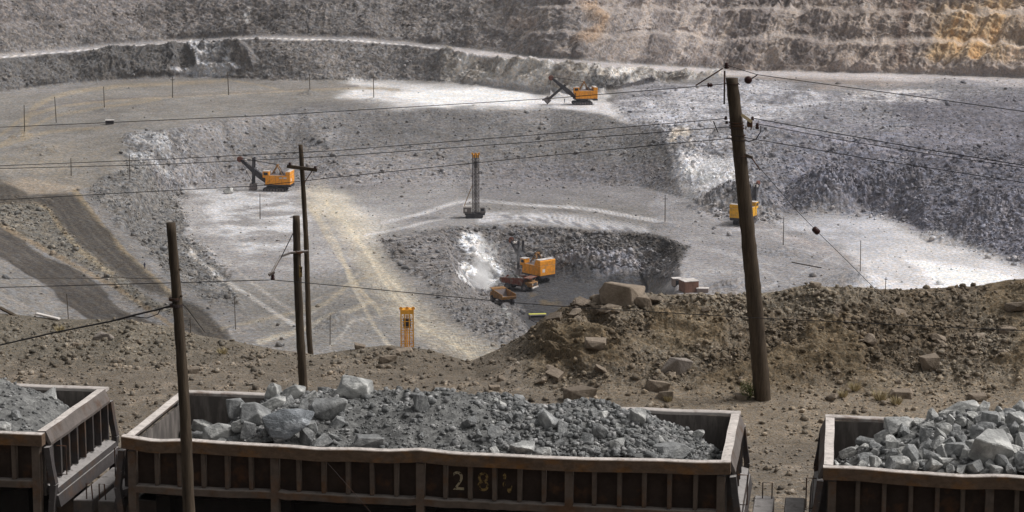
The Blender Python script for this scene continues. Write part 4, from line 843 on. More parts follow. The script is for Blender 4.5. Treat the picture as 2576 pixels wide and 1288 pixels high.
for ky, nq in (('mid', 9000), ('right', 3000), ('left', 2200)):
    Wd = DATA[ky].reshape(-1, 3); idx = RNG.integers(0, len(Wd), nq); u, v = proj(Wd[idx]); mx = .085 if ky == 'left' else .15
    scale = np.where((u > 1240) & (u < 1850), 1.7, np.where(u > 2000, 2.2, np.where(u < 860, 1.2, .8)))
    tag(scatter('ore_gravel', Wd[idx], np.clip((.026+RNG.pareto(1.9, nq)*.028)*scale, .02, mx), M_orebit, RNG, sink=.2), {'mid': 'small broken ore pieces covering the middle wagon load', 'right': 'small broken ore pieces between rocks of the right wagon', 'left': 'small broken ore pieces of the left wagon load'}[ky], 'ore', kind='stuff')
# spilled lumps between the wagons
for (u, v, wp, lb) in [(232, 1172, 42, 'grey lump lying on the left wagon buffer beam'), (1750, 1150, 16, 'tiny lump on the rim of the middle wagon')]:
    p = at_y(u, v, 34.9); put_rock('ore_rock', OR[3], at_z(u, v, 1.86 if u < 1000 else 3.12), (wp/FPX*p.y, wp/FPX*p.y*.8, wp/FPX*p.y*.6), lb, 'ore rock')

# ---------------------------------------------------------------- wooden poles and wires
def log(name, p0, p1, r0, r1, m, parent, bends=(0, 0), seed=0, n=14, m_=34):
    """a tree-trunk pole with taper, slight bends, knots and drying cracks"""
    r = np.random.default_rng(seed); bm = bmesh.new(); p0, p1 = Vector(p0), Vector(p1); d = p1-p0; rings = []; kn = r.normal(size=(m_+1, n))*.025; cr_ = int(r.integers(n))
    off = np.interp(np.linspace(0, 1, m_+1), np.linspace(0, 1, 6), r.normal(size=6)*.012)
    for i in range(m_+1):
        t = i/m_; c = p0+d*t+Vector((bends[0]*math.sin(math.pi*t)+off[i], bends[1]*math.sin(math.pi*t), 0)); rr = (r0+(r1-r0)*t)*(1+.05*math.sin(i*1.7+seed)*r.random())
        rings.append([bm.verts.new(c+Vector((math.cos(2*math.pi*k/n), math.sin(2*math.pi*k/n), 0))*rr*(1+kn[i, k]-(.10 if k == cr_ else 0))) for k in range(n)])
    for i in range(m_):
        for k in range(n): bm.faces.new((rings[i][k], rings[i][(k+1) % n], rings[i+1][(k+1) % n], rings[i+1][k]))
    bm.faces.new(rings[0][::-1]); bm.faces.new(rings[-1]); s = MB(); s.bm.free(); s.bm = bm; return s.build(name, m, parent, True)
def insulator(c, parent, r=.05, h=.14, axis='z'):
    prof = [(.2*r, -h/2), (r*.8, -h*.42), (r, -h*.2), (r*.62, -h*.12), (r*.62, -h*.04), (r, 0), (r*.7, h*.14), (r*.62, h*.2), (r*.8, h*.3), (r*.5, h*.45), (.2*r, h/2)]
    return MB().lathe(prof, c, axis, 14).build('insulator', M_insul, parent, True)
# leaning pole on the right
LB = near(1926, 1003); LT = at_y(1841, 196, LB.y-.3); t = thing('utility_pole', 'tall thick wooden pole leaning left in front of the right bank', 'utility pole', LB)
o_ = LB; rel = lambda p: Vector(p)-o_
log('pole_shaft', (0, 0, -.5), rel(LT), .205, .14, M_wood, t, (.03, 0), 5, 18, 60)
def Lp(u, v, dy=0): return at_y(u, v, LB.y-.3+(.3*(v-196)/800)+dy)-o_
b = MB(); b.box(-.03, .03, -.03, .03, 0, .01); 
b = MB(); b.tube([Lp(1822, 262, -.17), Lp(1823, 178, -.17)], .022, 6); b.build('top_pin', M_iron, t); insulator(Lp(1828, 165, -.17), t, .062, .15)
MB().tube([Lp(1818, 172, -.17), Lp(1790, 190, -.1), Lp(1750, 215, 0)], .016, 5).build('stay_rod', M_iron, t)
insulator(Lp(1786, 214), t, .06, .13, 'x'); insulator(Lp(1882, 201), t, .09, .15, 'y'); MB().tube([Lp(1890, 198), Lp(1900, 192), Lp(1906, 187)], .014, 5).build('hook', M_iron, t)
insulator(Lp(1826, 297), t, .042, .09); insulator(Lp(1828, 308), t, .042, .07); insulator(Lp(1905, 317), t, .05, .15); insulator(Lp(1893, 298), t, .045, .09)
M_porc = mat('cream_porcelain', srgb(206, 186, 150), .4, .08, 5)
MB().bar(Lp(1866, 289, -.15), Lp(1890, 306, -.15), .09, .07).build('porcelain_bracket', M_porc, t)
MB().box(-.06, .06, -.05, .05, -.07, .07, bev=.01, M=Matrix.Translation(Lp(1886, 312, -.12))).build('junction_box', M_iron, t)
MB().tube([Lp(1890, 318), Lp(1889, 328)], .012, 5).tube([Lp(1877, 318), Lp(1876, 326)], .012, 5).build('bolt', M_iron, t)
MB().tube([Lp(1914, 316), Lp(1913, 332), Lp(1902, 350), Lp(1884, 356), Lp(1868, 350)], .012, 6).build('jumper_wire', M_wire, t)
MB().tube([Lp(1795, 305), Lp(1800, 318), Lp(1806, 332)], .012, 5).build('jumper_wire', M_wire, t)
for vv, uu, rr, nm in ((210, 1842, .158, 'wire_band'), (308, 1852, .170, 'wire_band'), (315, 1853, .171, 'wire_band'), (322, 1854, .171, 'wire_band'), (340, 1857, .172, 'wire_band'), (352, 1858, .172, 'wire_band'), (392, 1863, .176, 'wire_band')):
    MB().lathe([(rr-.02, -.012), (rr, -.012), (rr, .012), (rr-.02, .012)], Lp(uu, vv), 'z', 20).build(nm, M_iron, t)
MB().bar(Lp(1870, 388, -.1), Lp(1893, 397, -.1), .07, .06).build('wooden_peg', M_wood, t); MB().tube([Lp(1890, 395), Lp(1912, 428)], .014, 5).build('stay_clamp', M_iron, t)
# foremost pole, left
t = thing('utility_pole', 'foremost bare wooden pole standing in front of the train, left', 'utility pole'); FB = at_y(484, 1400, 31.0); FB.z = -.4; FB = at_y(484, 1400, 31.0); p0 = at_y(497, 1705, 31.0); p1 = at_y(430, 560, 31.0); t.location = p0; o_ = p0
log('pole_shaft', (0, 0, -.3), p1-p0, .105, .068, M_wood, t, (.03, 0), 11, 14, 50)
q = lambda u, v, dy=0: at_y(u, v, 31+dy)-p0
MB().lathe([(.082, -.02), (.098, -.02), (.098, .02), (.082, .02)], q(443, 768), 'z', 16).lathe([(.082, -.02), (.096, -.02), (.096, .02), (.082, .02)], q(441, 752), 'z', 16).build('wire_band', M_iron, t)
for u, v in ((452, 678), (456, 745), (472, 1190), (434, 655)): MB().lathe([(.001, 0), (.02, .004), (.012, .02), (.001, .025)], q(u, v, -.07), 'y', 8).build('knot', M_wood, t, True)
# cable tied to it
def wire(name, label, pts, r=.007, cat='wire', n=24, m=None, sag=0):
    """pts: (u, v, y); the curve runs through them"""
    P = [at_y(*p) for p in pts]; out = []
    for a, b_ in zip(P[:-1], P[1:]):
        k = n if sag else 8
        for i in range(k): 
            t_ = i/k; p = a.lerp(b_, t_); p.z -= sag*4*t_*(1-t_); out.append(p)
    out.append(P[-1]); s = MB().tube(out, r, 5); o = s.build(name, m or M_wire, None, True); return tag(o, label, cat)
wire('cable', 'thick twisted cable running down left from the foremost pole', [(436, 767, 30.93), (400, 778, 31), (340, 792, 31.5), (280, 808, 32.2), (200, 824, 33), (130, 838, 34), (0, 868, 36), (-160, 900, 38)], .014, 'cable')
wire('cable', 'thin looped cable hanging below the thick cable left of the foremost pole', [(436, 772, 30.95), (405, 776, 31), (397, 790, 31), (370, 800, 31.2), (330, 796, 31.6), (296, 806, 32)], .007, 'cable')
wire('cable', 'short cable running down right behind the foremost pole', [(458, 764, 31.05), (470, 775, 31.6), (500, 815, 33.5), (515, 835, 35)], .007, 'cable')
# middle pair of poles
t = thing('utility_pole', 'shorter wooden pole of the twin pair with a steel bracket arm', 'utility pole'); YM = 41.4; p0 = at_y(781, 1200, YM); p0.z = -.3; p1 = at_y(741, 543, YM); t.location = p0
log('pole_shaft', (0, 0, -.2), p1-p0, .098, .072, M_wood, t, (-.02, 0), 21, 14, 50)
q = lambda u, v, dy=0: at_y(u, v, YM+dy)-p0
MB().tube([q(775, 632, .05), q(730, 636, -.15), q(708, 644, -.4), q(700, 656, -.6), q(684, 686, -1.0), q(676, 690, -1.0)], .026, 8).build('bracket_arm', M_plat, t)
MB().tube([q(690, 684, -1.0), q(676, 692, -1.05)], .034, 8).build('arm_end', M_plat, t)
MB().tube([q(739, 583, -.08), q(706, 650, -.5)], .010, 5).build('tie_rod', M_wire, t); MB().tube([q(724, 635, -.1), q(748, 633, -.1)], .014, 5).build('clamp_bar', M_iron, t)
MB().lathe([(.08, -.02), (.098, -.02), (.098, .02), (.08, .02)], q(750, 634), 'z', 16).build('wire_band', M_iron, t); insulator(q(686, 697, -1.0), t, .045, .12)
MB().prism([(-.03, -.12), (.03, -.1), (.035, .1), (-.02, .13)], -.088, -.082, 'y').build('yellow_stencil', M_digit2, t, loc=q(757, 682))
t = thing('utility_pole', 'taller slim pole of the twin pair with a wooden crossarm', 'utility pole'); YT = 60.5; p0 = at_y(783, 905, YT); p1 = at_y(757, 364, YT); t.location = p0
log('pole_shaft', (0, 0, -.6), p1-p0, .085, .062, M_wood, t, (.01, 0), 31, 12, 40); q = lambda u, v, dy=0: at_y(u, v, YT+dy)-p0
MB().bar(q(722, 418, -.1), q(798, 428, -.1), .09, .09).build('crossarm', M_wood, t); MB().tube([q(764, 462, -.08), q(785, 430, -.1)], .014, 5).build('brace', M_iron, t)
for u, v in ((729, 413), (793, 422)): insulator(q(u, v, -.1), t, .05, .10)
# overhead wires
yb = LB.y-.2
wire('overhead_wire', 'topmost overhead wire running left from the leaning pole top', [(-200, 328, 57), (0, 320, 56), (280, 308, 55.3), (700, 289, 54), (1030, 269, 53), (1380, 248, 52), (1700, 222, 50.8), (1822, 211, yb)], .0085)
wire('overhead_wire', 'topmost overhead wire running right from the leaning pole top', [(1832, 165, yb), (1906, 188, yb), (2100, 215, 49), (2330, 246, 48), (2700, 298, 46)], .0085)
wire('overhead_wire', 'upper of the middle pair of overhead wires left of the leaning pole', [(-200, 425, 57), (0, 417, 56), (400, 401, 55), (842, 379, 54), (1300, 343, 52.5), (1734, 306, 51), (1826, 298, yb)], .0085)
wire('overhead_wire', 'lower of the middle pair of overhead wires left of the leaning pole', [(-200, 431, 57), (0, 424, 56), (400, 414, 55), (842, 393, 54), (1300, 360, 52.5), (1734, 327, 51), (1848, 318, yb)], .0085)
wire('overhead_wire', 'lowest overhead wire sloping down left from the leaning pole', [(-200, 515, 57), (0, 503, 56), (297, 486, 55.3), (640, 468, 54.4), (892, 441, 53.7), (1300, 399, 52.5), (1734, 357, 51), (1852, 347, yb)], .0085)
wire('overhead_wire', 'upper of the middle overhead wires right of the leaning pole', [(1893, 297, yb), (2100, 335, 49), (2330, 376, 48), (2700, 436, 46)], .010)
wire('overhead_wire', 'second of the middle overhead wires right of the leaning pole', [(1908, 312, yb), (2100, 349, 49), (2330, 386, 48), (2700, 440, 46)], .0085)
wire('overhead_wire', 'lowest overhead wire right of the leaning pole', [(1870, 345, yb), (1891, 349, yb), (2197, 401, 48.6), (2700, 478, 46)], .0085)
wire('contact_wire', 'low trolley wire from the bracket arm to the left photo edge', [(-200, 731, 43), (0, 723, 42.3), (340, 714, 41.4), (686, 704, 40.4)], .008)
wire('contact_wire', 'low trolley wire from the bracket arm to the right', [(686, 704, 40.4), (842, 718, 40), (1288, 761, 39), (1431, 772, 38.6), (1890, 799, 37.5), (2700, 838, 36)], .007)
wire('guy_wire', 'slanting guy wire right of the leaning pole carrying a brown insulator', [(1886, 393, yb), (2012, 538, 50.6), (2055, 582, 50.8), (2130, 655, 51.4), (2240, 766, 53)], .0065)
t = thing('strain_insulator', 'dark brown insulator threaded on the slanting guy wire', 'insulator', at_y(2053, 580, 50.75)); d = (at_y(2060, 588, 50.75)-at_y(2045, 572, 50.75)).normalized(); MB().lathe([(.02, -.10), (.055, -.09), (.075, -.06), (.075, .06), (.055, .09), (.02, .1)], (0, 0, 0), 'z', 14).build('insulator_body', M_insul, t, True)
t.rotation_euler = d.to_track_quat('Z', 'Y').to_euler()
wire('loose_wire', 'thin pale wire hanging in front of the middle wagon side', [(800, 1138, 34.5), (860, 1205, 33.9), (960, 1320, 32.5)], .004, m=M_iron)

# ---------------------------------------------------------------- slim poles down in the pit
pl = [(62, 345, 66), (142, 314, 66), (263, 274, 56), (435, 250, 54), (576, 238, 58), (780, 234, 46), (941, 250, 60), (326, 460, 66), (180, 442, 46), (655, 550, 66), (1674, 560, 70), (1969, 628, 76), (2163, 702, 86), (831, 868, 80), (593, 835, 88), (173, 800, 66), (481, 822, 40), (2226, 745, 42)]
plab = ['at the far left of the upper bench, by the road bend', 'second from the left on the upper bench', 'third from the left on the upper bench', 'fourth from the left on the upper bench', 'on the upper bench below the white streaked rock face', 'on the upper bench below the two dark rock ledges', 'at the edge of the bright dust on the upper bench', 'left of the left shovel on the slope', 'on the pale track left of the left shovel', 'standing in front of the left shovel',
  'on the flat right of the drill rig', 'on a small spoil cone right of the shovel behind the leaning pole', 'on the cone at the pale haul track, right', 'beside the sand triangle right of the twin poles', 'left of the twin poles near the bank crest', 'on the lower dark road at the far left', 'short one just right of the foremost pole', 'short crossed one peeping over the right bank']
pm = None
for (u, v, h), lb in zip(pl, plab):
    p = pit(u, v)
    if v > 740: p = near(u, v) if u in (173, 481, 2226) else p
    H = h/FPX*p.y; r_ = 1.6/FPX*p.y
    b = MB(); b.tube([(0, 0, -.6), (0, 0, H)], r_*.75, 6, r_*.55)
    if u in (435, 576, 941, 1674, 2226): b.bar((-H*.09, 0, H*.86), (H*.09, 0, H*.86), r_*.8, r_*.8)
    o = b.build('power_pole', M_wood); o.location = p; o.rotation_euler = (R(random.uniform(-1.5, 1.5)), R(random.uniform(-1.5, 1.5)), 0); tag(o, 'slim dark pole '+lb, 'power pole', 'slim poles standing in the pit')
wire('overhead_wire', 'fallen dark cable lying on the right pit floor', [(1993, 661, 510), (2040, 672, 502), (2066, 680, 497)], .12) if False else None

# ---------------------------------------------------------------- mining shovels
def shovel(label, u, v, head, s=1.0, boom=40, stick='down', m=M_yel, tall_rear=False, numbers=False):
    """local +x is where the boom points"""
    p = pit(u, v); t = thing('mining_shovel', label, 'excavator', p+Vector((0, 0, -.1)), head, 'cable shovels working in the pit'); t.scale = (s, s, s)
    for y in (-1, 1):
        c = MB(); c.prism([(-3.0, .35), (-2.7, .05), (2.7, .05), (3.0, .35), (3.0, .8), (2.7, 1.15), (-2.7, 1.15), (-3.0, .8)], y*1.5-.5+(0), y*1.5+.5, 'y'); tr = c.build('crawler', M_mach, t)
        for k in range(7): MB().lathe([(.05, -.56), (.3, -.56), (.3, .56), (.05, .56)], (-2.4+k*.8, y*1.5, .55), 'y', 10).build('roller', M_roofk, tr)
    MB().box(-1.6, 1.6, -1.2, 1.2, .4, 1.3).lathe([(1.9, 1.25), (1.9, 1.75)], (0, 0, 0), 'z', 24).build('undercarriage', M_mach, t)
    MB().box(-4.4, 2.6, -2.3, 2.3, 1.75, 2.1).box(-4.6, -3.2, -2.2, 2.2, 1.45, 1.9).build('deck', M_mach, t)
    h = MB(); h.box(-4.5, 2.2, -2.4, 2.4, 2.1, 4.5, bev=.06); ho = h.build('house', m, t)
    for k in range(7): MB().box(-4.0+k*.85, -3.45+k*.85, -2.425, -2.4, 2.7, 3.9).build('louvre', m, ho) if k % 2 else MB().box(-4.0+k*.85, -3.96+k*.85, -2.43, -2.4, 2.15, 4.45).build('panel_seam', M_mach, ho)
    for k in range(3): MB().box(-4.52, -4.5, -1.7+k*1.3, -.9+k*1.3, 2.9, 3.7).build('rear_vent', m if k else M_white, ho)
    MB().box(-4.3, 2.0, -2.2, 2.2, 4.505, 4.56).build('roof', M_roofk, t)
    if tall_rear: MB().prism([(-4.52, 4.57), (-4.52, 5.6), (-4.3, 5.9), (-2.9, 5.9), (-2.2, 4.57)], -2.42, 2.42, 'y').build('rear_house', m, t); MB().box(-4.4, -2.8, -2.3, 2.3, 5.91, 5.98).build('rear_roof', M_white, t)
    else: MB().box(-4.5, -3.3, -2.38, 2.38, 4.57, 5.5, bev=.05).build('rear_house', m, t); MB().box(-4.4, -3.4, -2.2, 2.2, 5.51, 5.58).build('rear_roof', M_white, t)
    cb = MB(); cb.box(1.2, 2.9, -2.5, -.9, 3.9, 5.6, bev=.06); cabo = cb.build('cab', m, t); MB().box(2.905, 2.93, -2.3, -1.1, 4.6, 5.3).box(1.5, 2.6, -2.53, -2.505, 4.6, 5.3).build('window', M_glass, cabo); MB().box(1.15, 2.95, -2.52, -.88, 5.605, 5.66).build('cab_roof', M_white, cabo)
    g = MB()
    for y in (-.9, .9): g.bar((.9, y, 4.5), (-.6, y*.5, 7.0), .22, .22); g.bar((-2.0, y, 4.5), (-.6, y*.5, 7.0), .2, .2)
    g.bar((-.6, -.55, 7.0), (-.6, .55, 7.0), .5, .4); g.bar((.3, -.8, 5.5), (.3, .8, 5.5), .2, .2); g.build('gantry', M_oran, t)
    MB().lathe([(.5, -.7), (.5, .7)], (-1.8, 0, 5.0), 'y', 12).box(-2.6, -1.2, -.8, .8, 4.57, 4.9).box(.2, 1.0, .8, 1.7, 4.57, 5.0).build('hoist_machinery', M_roofk, t)
    a = R(boom); bl = 9.4; tip = Vector((2.4+bl*math.cos(a), 0, 2.3+bl*math.sin(a))); ft = Vector((2.0, 0, 2.1))
    bmh = MB()
    M = Matrix.Translation(ft) @ Matrix.Rotation(-a, 4, 'Y'); bmh.prism([(0, -.35), (3.0, -.65), (5.6, -.55), (bl, -.28), (bl, .28), (5.6, .6), (3.0, .8), (0, .45)], -.6, .6, 'y')
    bmesh.ops.transform(bmh.bm, matrix=M, verts=bmh.bm.verts); bo = bmh.build('boom', M_mach, t)
    MB().lathe([(.1, -.3), (.75, -.3), (.8, -.22), (.6, -.1), (.6, .1), (.8, .22), (.75, .3), (.1, .3)], tip, 'y', 16).build('boom_sheave', M_redp, bo); MB().box(-.3, .3, -.66, .66, -.1, .35, M=M @ Matrix.Translation((8.4, 0, .65))).build('boom_lamp', M_white, bo)
    for y in (-.45, .45): MB().tube([(-.6, y, 7.1), tip+Vector((0, y*.6, .3))], .06, 5).build('suspension_rope', M_wire, t)
    sad = M @ Vector((5.2, 0, .1))
    ang = {'down': R(-88), 'out': R(-140), 'up': R(80)}[stick]; sd_ = Vector((math.cos(ang), 0, math.sin(ang)))
    if stick == 'up': sd_ = Vector((.15, 0, -1)).normalized()
    e1 = sad+sd_*(6.6 if stick != 'out' else -6.2) if False else sad+(sd_*3.6 if stick != 'out' else Vector((math.cos(R(-40)), 0, math.sin(R(-40))))*5.4); e0 = sad-(e1-sad).normalized()*(1.0 if stick == 'out' else 3.4)
    st = MB()
    for y in (-.72, .72): st.bar(e0+Vector((0, y, 0)), e1+Vector((0, y, 0)), .3, .5)
    st.build('dipper_stick', M_mach, t)
    MB().lathe([(.45, -.85), (.45, .85)], sad, 'y', 12).build('saddle_block', M_mach, t)
    dd = (e1-sad).normalized(); D_ = Matrix.Translation(e1) @ dd.to_track_quat('-Z', 'X').to_matrix().to_4x4()
    d = MB(); d.box(-.9, 1.0, -1.0, 1.0, -1.7, .1, bev=.12, taper=.85, M=D_); dip = d.build('dipper', M_roofk, t); te = MB()
    for k in range(5): te.box(.85, 1.05, -.9+k*.4, -.72+k*.4, -2.05, -1.7, M=D_)
    te.build('dipper_teeth', M_mach, dip); MB().tube([tip, e1+Vector((.2, 0, .2))], .06, 5).build('hoist_rope', M_wire, t)
    if numbers: MB().box(-3.6, -2.7, -2.432, -2.428, 3.7, 4.1).box(-2.4, -1.6, -2.432, -2.428, 3.7, 4.1).build('white_lettering', M_white, ho)
    ld = MB()
    for k in range(6): ld.box(2.25, 2.32, -2.3, -1.8, 2.2+k*.35, 2.26+k*.35)
    ld.box(2.22, 2.3, -2.34, -2.28, 2.1, 4.2).box(2.22, 2.3, -1.82, -1.76, 2.1, 4.2).build('ladder', M_mach, t)
    return t
sh1 = shovel('orange shovel at the pale rock face, its dipper resting on the upper bench', 1463, 262, R(186), 1.10, 40, 'out')
sh2 = shovel('orange shovel on the middle bench left of the twin poles', 694, 478, R(172), 1.12, 40, 'down', numbers=True)
sh3 = shovel('orange shovel in the lowest pit beside the dump trucks', 1347, 704, R(130), 1.06, 44, 'down', tall_rear=True)
sh4 = shovel('bright yellow shovel partly hidden behind the leaning wooden pole', 1874, 562, R(62), 1.06, 48, 'down', m=M_yel2)
for t in (sh1, sh2, sh3): t.scale = (t.scale[0], -t.scale[1], t.scale[2])

# ---------------------------------------------------------------- dump trucks
def truck(label, u, v, head, s, body, loaded, dz=0):
    p = pit(u, v); t = thing('dump_truck', label, 'dump truck', p+Vector((0, 0, dz)), head, 'dump trucks in the low pit'); t.scale = (s, s, s)
    for x in (-2.2, 2.3):
        for y, sg in ((-1.5, -1), (1.5, 1)):
            wv = MB().lathe([(.3, -.35), (.78, -.38), (.86, -.25), (.86, .25), (.78, .38), (.3, .35)], (x, y, .86), 'y', 20).build('wheel', M_mach, t, True); MB().lathe([(.05, -.30), (.42, -.30), (.36, 0), (.42, .30), (.05, .30)], (x, y+sg*.1, .86), 'y', 14).build('rim', M_roofk, wv)
    MB().box(-3.2, 3.6, -.6, .6, .9, 1.3).box(-2.4, -2.0, -1.4, 1.4, .7, 1.0).box(2.1, 2.5, -1.4, 1.4, .7, 1.0).build('chassis', M_mach, t)
    hd = MB().box(2.2, 4.2, -1.45, 1.45, 1.1, 2.15, bev=.08).build('bonnet', M_oran, t); MB().box(4.205, 4.24, -.8, .8, 1.3, 1.95).build('grille', M_mach, hd)
    for y in (-1.15, 1.15): MB().lathe([(.02, 0), (.15, 0), (.15, .06), (.02, .06)], (4.2, y, 1.75), 'x', 12).build('headlight', M_white, hd)
    MB().box(4.1, 4.4, -1.5, 1.5, .8, 1.1, bev=.03).build('bumper', M_white, t)
    cb = MB().box(2.2, 3.5, -.1, 1.4, 2.15, 3.15, bev=.06).build('cab', M_oran, t); MB().box(3.505, 3.53, .05, 1.25, 2.5, 3.0).box(2.4, 3.3, 1.405, 1.42, 2.5, 3.0).build('window', M_glass, cb)
    # dump body: open tray with raised tail, side walls, canopy over the cab
    th = .12; b = MB()
    b.prism([(-4.3, 2.35), (-3.9, 1.7), (1.5, 1.35), (2.1, 3.0), (2.0, 3.1), (1.35, 1.5), (-3.85, 1.85), (-4.25, 2.45)], -1.65, 1.65, 'y')
    for y in (-1.75, 1.65): b.prism([(-4.3, 2.35), (-3.9, 1.7), (1.5, 1.35), (2.15, 3.15), (-4.1, 2.85)], y, y+.1, 'y')
    b.box(2.0, 3.9, -1.75, 1.75, 3.12, 3.26, bev=.02); bd = b.build('dump_body', body, t)
    for x in (-3.2, -2.0, -.8, .4):
        for y in (-1.84, 1.76): MB().box(x-.07, x+.07, y, y+.08, 1.6, 2.95).build('body_rib', body, bd)
    MB().prism([(-4.16, 2.2), (-3.8, 1.9), (1.32, 1.54), (1.9, 3.0), (1.86, 3.0), (1.3, 1.57), (-3.8, 1.93), (-4.14, 2.24)], -1.6, 1.6, 'y').build('tray_lining', M_roofk, bd)
    if loaded:
        o = MB().lathe([(1.7, 0), (1.5, .3), (1.0, .75), (.4, 1.0), (.05, 1.05)], (0, 0, 0), 'z', 26).bm
        for q in o.verts: q.co.x *= 1.55; q.co.z *= 1+.3*math.sin(q.co.x*5+q.co.y*7); q.co.x += .05*math.sin(q.co.y*9)
        me = bpy.data.meshes.new('ore_load'); o.to_mesh(me); ob = link('ore_load', me, M_oref); ob.location = (Matrix.Translation(p+Vector((0, 0, dz))) @ Matrix.Rotation(head, 4, 'Z')) @ Vector((-1.2*s, 0, 2.25*s)); ob.rotation_euler = (0, 0, head); ob.scale = (s, s, s); tag(ob, 'dark ore heaped in the tray of the red brown dump truck', 'ore load')
    return t
truck('red brown dump truck being loaded beside the lowest shovel', 1306, 728, R(-28), 1.08, M_redp, True)
truck('empty yellow dump truck seen from behind at the low pit edge', 1264, 770, R(112), 1.04, M_oran, False, .4)
# vehicle with a pale yellow roof
p = pit(1352, 812); p.z = Z3+.3; t = thing('site_vehicle', 'low vehicle with pale yellow green roof behind the bank crest', 'vehicle', p, R(8))
MB().box(-2.0, 2.0, -.9, .9, .5, 1.9, bev=.1).build('body', M_roofk, t); MB().box(-2.05, 2.05, -.5, .5, 1.92, 2.0).build('roof', M_lime, t); MB().box(-1.7, 1.7, -.93, -.905, 1.3, 1.8).build('window', M_glass, t)
for x in (-1.3, 1.3):
    for y in (-.85, .85): MB().lathe([(.05, -.12), (.42, -.12), (.42, .12), (.05, .12)], (x, y, .42), 'y', 16).build('wheel', M_mach, t, True)

# ---------------------------------------------------------------- drill rigs
def rig(label, p, H, wd, m, cap, head, lean=0):
    t = thing('drill_rig', label, 'drill rig', p, head)
    for y in (-1, 1): MB().prism([(-2.4, .35), (-2.1, .05), (2.1, .05), (2.4, .35), (2.4, .6), (2.1, .9), (-2.1, .9), (-2.4, .6)], y*1.3-.35, y*1.3+.35, 'y').build('crawler', M_mach, t)
    MB().box(-2.6, 2.9, -1.6, 1.6, .95, 1.35).build('deck', M_mach, t)
    hs_ = MB().box(-3.0, -.8, -1.5, 1.5, 1.36, 3.0, bev=.05).build('engine_house', M_mast, t); MB().prism([(-3.1, 3.02), (-.7, 3.02), (-.7, 3.3), (-1.9, 3.12), (-3.1, 3.36)], -1.6, 1.6, 'y').build('house_roof', M_white, t); MB().box(-2.6, -2.0, -1.53, -1.505, 1.9, 2.6).build('window', M_white, hs_)
    cb = MB().box(1.6, 2.9, -1.5, -.2, 1.36, 3.0, bev=.05).build('cab', M_mast, t); MB().box(1.8, 2.7, -1.53, -1.505, 2.1, 2.7).build('window', M_glass, cb); MB().box(2.95, 3.05, -1.5, 1.5, 1.4, 2.3).build('railing', M_mach, t)
    w_ = wd/2; ms = MB()
    for x in (-w_, -w_*.35, w_*.35, w_):
        for y in (-w_*.8, w_*.8): ms.box(x+.4-.09, x+.4+.09, y-.12, y+.12, .6, H)
    n_ = int(H/1.1)
    for k in range(n_):
        z0, z1 = .8+k*(H-1)/n_, .8+(k+1)*(H-1)/n_
        for y in (-w_*.8, w_*.8):
            ms.box(-w_+.4, w_+.4, y-.05, y+.05, z0-.05, z0+.05); ms.bar((-w_+.4, y, z0), (-w_*.35+.4, y, z1), .07, .07); ms.bar((w_+.4, y, z0), (w_*.35+.4, y, z1), .07, .07)
        for x in (-w_, w_): ms.bar((x+.4, -w_*.8, z0), (x+.4, w_*.8, z1), .07, .07)
    ms.build('mast', m, t)
    MB().tube([(.4, 0, .3), (.4, 0, H-1.2)], .14, 8).tube([(.1, .3, 2), (.1, .3, H-2)], .1, 6).build('drill_string', M_mach if m is M_mast else m, t); MB().box(.4-w_*.6, .4+w_*.6, -w_*.5, w_*.5, H-3.6, H-2.0, bev=.05).build('rotary_head', M_mach, t)
    cp = MB()
    for x in (-w_, 0, w_): cp.lathe([(.05, -.12), (.32, -.12), (.32, .12), (.05, .12)], (x+.4, -w_*.6, H+.15), 'y', 12)
    cp.box(-w_+.3, w_+.5, -w_*.9, w_*.9, H-.9, H-.1); cp.build('crown_block', cap, t)
    MB().tube([(-2.9, -.6, 3.0), (-w_+.4, -.3, H*.52)], .09, 6).build('mast_strut', M_oran, t)
    return t
p = pit(1194, 548); rig('tall grey drill rig with orange mast head on the middle bench', p, 17.6, 1.75, M_mast, M_orange, 0)
p = at_z(1020, 965, Z2+.2); p = Vector((float(p[0]), float(p[1]), Z2)); py = p.y
topz = at_y(1024, 776, p.y).z
rig('orange lattice drill mast rising behind the bank crest at centre', p, topz-p.z, 2.3, M_orange, M_orange, R(4))

# ---------------------------------------------------------------- sheds and boxes in the pit
def shed(name, label, u, v, L_, W_, H_, m, roofm, head, door=True):
    p = pit(u, v); p.z -= .05; t = thing(name, label, 'shed', p, head)
    wl = MB().box(-L_/2, L_/2, -W_/2, W_/2, 0, H_).build('wall', m, t); MB().box(-L_/2-.12, L_/2+.12, -W_/2-.12, W_/2+.12, H_+.003, H_+.14).build('roof', roofm, t)
    for k in range(6): MB().box(-L_/2+(k+.5)*L_/6-.04, -L_/2+(k+.5)*L_/6+.04, -W_/2-.05, -W_/2-.003, .05, H_-.05).build('corrugation', m, wl)
    if door: d = MB().box(-.4, .4, -W_/2-.09, -W_/2-.053, .05, H_*.8).build('door', M_glass, t)
    MB().box(-L_/2+.1, L_/2-.1, -W_/2+.1, W_/2-.1, -.2, -.01).build('skid', M_mach, t); return t
M_cont = mat('faded_red_container', srgb(134, 100, 86), .85, .2, 1.5, srgb(112, 84, 70), .8); M_grey2 = mat('faded_grey_panel', srgb(146, 132, 126), .85, .15, 1)
shed('site_shed', 'red brown container shed with a white roof behind the right bank', 1732, 732, 3.4, 3.4, 2.6, M_cont, M_white, R(20), False)
shed('site_shed', 'small grey shed with white roof left of the red container', 1702, 718, 2.0, 1.6, 1.7, M_grey2, M_white, R(12))
shed('site_box', 'low pale box right of the red container', 1768, 736, 2.6, 1.5, 1.0, M_grey2, M_white, R(-8), False)
shed('site_box', 'small dark skid box with white top on the far left bench', 275, 312, 2.6, 1.8, 1.3, M_mach, M_white, R(10), False)

